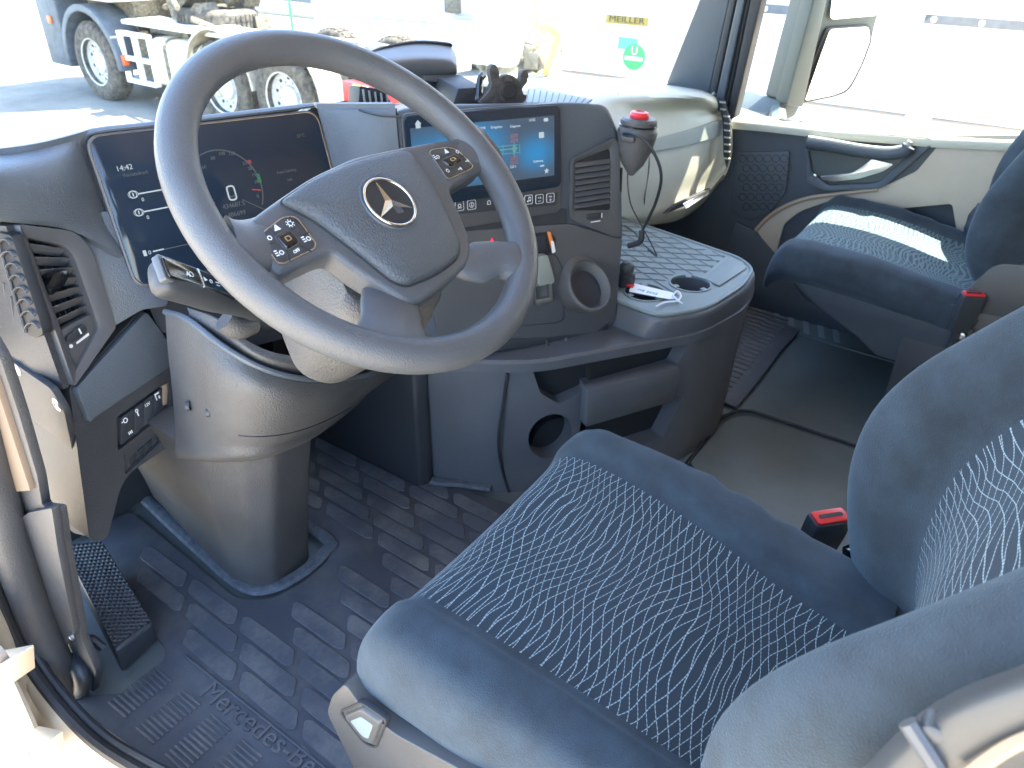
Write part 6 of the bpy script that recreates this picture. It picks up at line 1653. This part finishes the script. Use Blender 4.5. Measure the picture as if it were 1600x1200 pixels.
# lower flank and window
MB().poly(DF, rnd(D([(1150, 345), (1182, 362), (1215, 400), (1225, 420), (1260, 470), (1400, 530), (1400, 548), (1166, 482), (1120, 440)], .002), .01, 3), -.005, .003).build('lower_flank', M['doordark'], pdr, bevel=.003)
mb = MB().tube([DF.P(*DF.px(u, v, .004), .004) for u, v in ((1240, 320), (1236, 345), (1205, 380), (1180, 400))], .002, 4, 5)
WP = [(2.53, .86, .62), (2.53, -.6, .62), (2.50, -.6, 1.45), (2.50, .60, 1.45)]
MB().prism(WP, (-.004, 0, 0)).build('window_pane', M['pane'], pdr, smooth=False)
recentre(pdr, (2.5, .3, 0))
# hanging dark bundle behind the passenger seat
MB_b = MB().sphere(onx(1533, 350, 2.42), .05, 14, 10, (.5, .8, 1.25))
for v_i, v in enumerate(MB_b.v):
    MB_b.v[v_i] = tuple(c_ + (random.random() - .5) * .010 for c_ in v)
jk = MB_b.build('jacket_sleeve', M['bluegrey'], None)
jk.data.materials[0] = mat('dark nylon', (.03, .04, .055), .35, bump=.6, bscale=40, dist=.01)
tag(jk, 'crumpled dark nylon bundle hanging between passenger backrest and door', 'bundle')

# ================================================================== outside mirror
mr = thing('side_mirror', 'grey outside mirror housing with two glasses beyond the passenger window', 'mirror')
XM = 2.86
MF = Fr(onx(1310, 100, XM), (.81, -.59, 0), (0, 0, 1)); MP = lambda pts, c=0.0: MF.pxs(pts, c)
mg = mat('mirror housing grey', (.05, .064, .060), .5, mottle=.2, mscale=10)
hsg = rnd(MP([(1222, 158), (1240, 90), (1262, 10), (1290, -120), (1400, -120), (1386, 0), (1372, 32), (1366, 60), (1352, 90), (1328, 142), (1300, 154), (1255, 164)], .0), [.01, .02, .02, .01, .01, .02, .02, .02, .03, .03, .02, .01], 4)
MB().poly(MF, hsg, -.10, -.006).build('housing', mg, mr, bevel=.012, seg=3)
MB().poly(MF, rnd(MP([(1219, 162), (1256, 20), (1290, -120), (1310, -120), (1282, 0), (1246, 165)], .0), .012, 4), -.03, .03).build('housing_edge', mg, mr, bevel=.01, seg=3)
MB().poly(MF, rnd(MP([(1255, 160), (1262, 112), (1290, 45), (1296, 42), (1360, 38), (1362, 62), (1348, 100), (1326, 143), (1300, 152)]), [.012, .02, .02, .01, .015, .015, .03, .03, .02], 5), -.004, .004).build('mirror_rim', M['rubber'], mr, bevel=.002)
mgl = mat('mirror glass', (.9, .9, .88), .015, metal=1)
MF2 = Fr(MF.P(*MF.px(1312, 100), .012), (.81, -.57, 0), (0.06, .05, 1))
P2 = [MF2.px(u, v) for u, v in ((1257, 157), (1280, 90), (1296, 46), (1356, 42), (1358, 62), (1344, 100), (1323, 140), (1298, 149))]
MB().poly(MF2, rnd(P2, [.012, .02, .012, .015, .015, .03, .03, .02], 5), .0, .004).build('mirror_glass', mgl, mr)
P2 = [MF2.px(u, v) for u, v in ((1296, 26), (1306, -60), (1392, -60), (1376, 4), (1368, 24), (1300, 30))]
MB().poly(MF2, rnd(P2, .01, 4), .0, .004).build('mirror_glass', mgl, mr)
MB().poly(MF, rnd(MP([(1194, 181), (1222, 158), (1250, 164), (1242, 180), (1230, 187)]), .006, 3), -.2, .0).build('mirror_foot', mg, mr, bevel=.01)
MB().tube([MF.P(*MF.px(1215, 175), .0), Vector((2.58, .70, .60))], .03, 3, 8).build('arm', mg, mr)
recentre(mr, MF.P(*MF.px(1215, 175)))

# ================================================================== small things on and around the dash
# toll / navigation unit with hood, standing on the dash top
nv = thing('toll_box', 'grey hooded device on the dash top, seen above the steering wheel rim', 'electronic device')
NF = yawtilt(onz(690, 150, .86) + Vector((.12, .14, -.03)), 20, 12)
rows = [[NF.P(*NF.px(u, v, c_), c_) for u, v in pts] for c_, pts in (
    (-.05, ((574, 84), (600, 76), (650, 68), (700, 72), (712, 84))),
    (-.02, ((578, 92), (610, 84), (655, 80), (700, 83), (714, 92))),
    (.008, ((590, 103), (620, 96), (660, 93), (700, 95), (714, 103))),
    (.008, ((610, 118), (640, 114), (670, 113), (700, 112), (714, 112))),
    (-.01, ((640, 128), (655, 127), (680, 124), (700, 122), (712, 118))))]
MB().grid(rows, 5, 5).build('hood', M['dashtrim'], nv, solid=.02, angle=70)
tl = [NF.P(*NF.px(u, v, -.052), -.052) for u, v in ((573, 86), (600, 75), (650, 66), (700, 69), (704, 74))]
MB().tube(tl, .004, 5, 6).build('hood_edge', M['black'], nv)
NB = yawtilt(NF.P(*NF.px(700, 125, .02), .02), 24, 10)
pb = NB.pxs([(662, 118), (720, 117), (722, 127), (716, 131), (695, 133), (692, 129), (664, 127)])
MB().poly(NB, rnd(pb, .002, 2), -.06, .0).build('bracket', M['bar'], nv, bevel=.0015)
pk = NB.pxs([(664, 129), (722, 133), (722, 158), (680, 158)], -.01)
MB().poly(NB, pk, -.05, -.008).build('lower_box', M['black'], nv)
sd4 = [ony(u, v, y) for u, v, y in ((721, 118, NB.P(*NB.px(721, 118)).y), (756, 136, NB.P(*NB.px(721, 118)).y - .09), (748, 160, NB.P(*NB.px(721, 118)).y - .09), (716, 156, NB.P(*NB.px(721, 118)).y))]
MB().prism(sd4, (-.05, .03, .0)).build('side_housing', M['black'], nv, bevel=.002)
def lay(u0, v0, u1, v1, mt, w_):
    y_ = lambda u: NB.P(*NB.px(721, 118)).y - .09 * (u - 721) / 35 - .002
    a_, b_ = ony(u0, v0, y_(u0)), ony(u1, v1, y_(u1))
    MB().prism([a_, b_, b_ + Vector((0, 0, w_)), a_ + Vector((0, 0, w_))], (.0, -.0015, 0)).build('sticker', mt, nv)
lay(733, 134, 740, 136, M['red'], .010); lay(740, 136, 746, 138, M['white'], .007); lay(747, 141, 752, 143, M['green'], .010)
MB().tube([NB.P(*NB.px(694, 140, -.01), .0), NB.P(*NB.px(694, 158, -.01), .0)], .004, 2, 8).build('stem', M['orange'], nv)
for k in range(4):
    pass
recentre(nv, NF.P(*NF.px(690, 158)))
# small cooling grid left of it
gb = thing('ribbed_box', 'small dark ribbed box on the dash top, half hidden behind wheel rim', 'device')
GF = yawtilt(onz(575, 172, .86) + Vector((.02, .06, -.005)), 20, 8)
MB().poly(GF, GF.pxs([(562, 134), (600, 140), (614, 164), (560, 168)]), -.05, 0).build('housing', M['black'], gb, bevel=.002)
mb = MB()
for k in range(5):
    a, b = GF.px(568 + k * 9, 152); mb.box(GF, a - .0016, a + .0016, b - .014, b + .014 - k * .002, .001, .004)
mb.build('rib', M['greypost'], gb)
recentre(gb, GF.o)
# phone holder with three lobes
ph = thing('phone_holder', 'dusty black rubber phone holder with rounded lobes, above the centre display', 'phone holder')
HF = yawtilt(onz(795, 162, .862) + Vector((0, .02, .0)), 30, 4)
ol = [(752, 162), (762, 146), (768, 132), (765, 112), (769, 102), (775, 102), (780, 112), (781, 122), (788, 118), (798, 117), (807, 122), (812, 128), (815, 114), (821, 110), (826, 116), (823, 130), (816, 140), (817, 162)]
pol = [tuple(v)[:2] for v in spline([Vector((a, b, 0)) for a, b in HF.pxs(ol)], 3, True)]
MB().poly(HF, pol, -.016, .0).build('plate', mat('dusty rubber', (.032, .030, .029), .75, mottle=.8, mscale=60, col2=(.085, .075, .068)), ph, bevel=.004, seg=3)
a, b = HF.px(795, 142); MB().lathe(Fr(HF.P(a, b, 0), HF.h, HF.v), [(.017, 0), (.016, .003), (.012, .004), (.011, .002), (.0001, .002)], 24).build('suction_pad', M['rubber'], ph)
MB().tube([HF.P(*HF.px(752, 158), -.012), HF.P(*HF.px(760, 128), -.03), HF.P(*HF.px(766, 118), -.03)], .007, 4, 8).build('clamp_arm', M['gloss'], ph)
recentre(ph, HF.P(*HF.px(790, 162)))
# microphone / cup shaped holder with red button, hung at the stack's corner, with its lead
hn = thing('red_button_cup', 'black cone shaped holder with red button on top, right of the centre display', 'push button device')
c0 = onx(996, 190, 1.43); A_ = Vector((.05, -.02, 1)).normalized()
CFm = Fr(c0, Vector((1, 0, 0)).cross(A_).cross(A_) * -1, Vector((0, 1, 0)))
CFm = Fr(c0, (1, 0, -.05), (0, 1, .02))
tops = onx(996, 205, 1.43); s_sc = (onx(1026, 205, 1.43) - onx(966, 205, 1.43)).length / 60
ax = Fr(tops, (1, 0, -.05), (0, 1, .02))
px_ = s_sc
MB().lathe(ax, [(4 * px_, -62 * px_), (16 * px_, -46 * px_), (25 * px_, -24 * px_), (28 * px_, -6 * px_), (29 * px_, 0), (27 * px_, 5 * px_), (25 * px_, 8 * px_), (26 * px_, 10 * px_), (26 * px_, 15 * px_), (23 * px_, 18 * px_), (.01 * px_, 18 * px_)], 36).build('cup', M['plastic'], hn, angle=35)
MB().tube([ax.P(26 * px_ * math.cos(t), 26 * px_ * math.sin(t), 8 * px_) for t in [2 * math.pi * k / 40 for k in range(40)]], .0018, 1, 6, closed=True, raw=True).build('cup_ring', M['gloss'], hn)
MB().lathe(ax, [(13 * px_, 18 * px_), (14 * px_, 22 * px_), (12 * px_, 26 * px_), (7 * px_, 27 * px_), (6.5 * px_, 25 * px_), (.01 * px_, 25 * px_)], 28).build('red_button', M['red'], hn)
P = [ax.P(-24 * px_, 0, 2 * px_), ax.P(-30 * px_, -6 * px_, -2 * px_)]
MB().box(Fr(ax.P(-24 * px_, 0, -8 * px_), (1, .2, 0), (0, 0, 1)), -.014, .012, -.004, .008, -.014, .014).build('bracket', M['plastic_dark'], hn, bevel=.002)
recentre(hn, ax.P(0, 0, -62 * px_))
ld = thing('charging_lead', 'thin black lead with angled plug, dangling before the beige glovebox', 'cable')
MB().tube([onx(u, v, x) for u, v, x in ((972, 208, 1.40), (990, 210, 1.36), (1010, 222, 1.36), (1028, 252, 1.37), (1033, 282, 1.38), (1024, 318, 1.40), (1010, 348, 1.42), (1003, 362, 1.43))], .0032, 7, 8).build('lead', M['black'], ld)
MB().tube([onx(u, v, x) for u, v, x in ((1003, 360, 1.43), (1002, 374, 1.43), (996, 380, 1.43), (982, 384, 1.43))], .0065, 3, 8).build('plug', M['black'], ld)
MB().tube([onx(u, v, x) for u, v, x in ((981, 260, 1.43), (981, 290, 1.43), (986, 320, 1.44), (1000, 348, 1.46), (1016, 378, 1.48), (1026, 400, 1.5), (1012, 390, 1.5))], .0013, 6, 6).build('thin_wire', M['black'], ld)
MB().tube([onz(u, v, .431) for u, v in ((976, 352), (990, 362), (1004, 380), (1024, 398))], .0013, 6, 6).build('thin_wire', M['black'], ld)
recentre(ld, onz(1003, 384, .462))
# knob and paper tag on the tray
kn = thing('round_knob', 'small grey topped black knob at the tray edge beside the centre stack', 'knob')
p = onz(970, 452, .42)
kf = Fr((p.x + .02, p.y, .424), (1, 0, 0), (0, 1, 0))
MB().lathe(kf, [(.022, 0), (.023, .03), (.020, .034), (.0001, .034)], 24).build('collar', M['plastic_dark'], kn)
MB().lathe(kf, [(.016, .034), (.018, .040), (.017, .052), (.010, .060), (.0001, .062)], 24).build('cap', M['bar'], kn)
recentre(kn, kf.o)
tg = thing('paper_tag', 'white paper key tag with tied string, lying across the cup holders', 'tag')
q = [onz(u, v, .430) for u, v in ((985, 449), (990, 443), (1052, 458), (1054, 467), (1046, 468), (983, 456))]
tp_ = MB().prism(q, (0, 0, .0012)).build('card', M['white'], tg)
d_ = (q[2] - q[1]).normalized()
tf = Fr(q[5].lerp(q[1], .35) + Vector((0, 0, .0014)), d_, Vector((0, 0, 1)).cross(d_))
MB().text(tf, 'MB 2045', .015, -.001, .014, 0).build('writing', M['bluesign'], tp_)
MB().box(Fr(q[0], d_, Vector((0, 0, 1)).cross(d_)), -.01, .008, -.006, .008, .002, .006).build('red_end', M['red'], tg, bevel=.002)
MB().tube([onz(1050, 463, .433), onz(1058, 455, .444), onz(1064, 462, .435), onz(1058, 470, .431), onz(1040, 472, .431), onz(1026, 478, .431)], .0022, 6, 6).build('string', M['white'], tg)
MB().tube([onz(1052, 462, .435), onz(1060, 470, .437), onz(1066, 474, .431)], .0022, 4, 6).build('string', M['white'], tg)
recentre(tg, q[0])
# wiper / dark bits at the glass base
wp = thing('wiper_arm', 'dark wiper arm resting at the foot of the windshield right of the phone holder', 'wiper')
MB().tube([ony(u, v, 1.66) for u, v in ((822, 133), (860, 127), (896, 122))], .010, 3, 8).build('blade', M['bodygrey'], wp)
MB().tube([ony(u, v, 1.68) for u, v in ((896, 124), (930, 128), (990, 134))], .008, 3, 8).build('arm', M['bodygrey'], wp)
recentre(wp, ony(890, 128, 1.67))

# ------------------------------------------------------------------ origins of one-mesh things to their foot
for o in list(COL.objects):
    if o.type == 'MESH' and o.parent is None and len(o.data.vertices):
        vs_ = [v.co for v in o.data.vertices]
        lo = Vector((sum(v.x for v in vs_) / len(vs_), sum(v.y for v in vs_) / len(vs_), min(v.z for v in vs_)))
        o.data.transform(Matrix.Translation(-lo)); o.location = lo
        for c_ in o.children: c_.matrix_parent_inverse = Matrix.Translation(-lo)
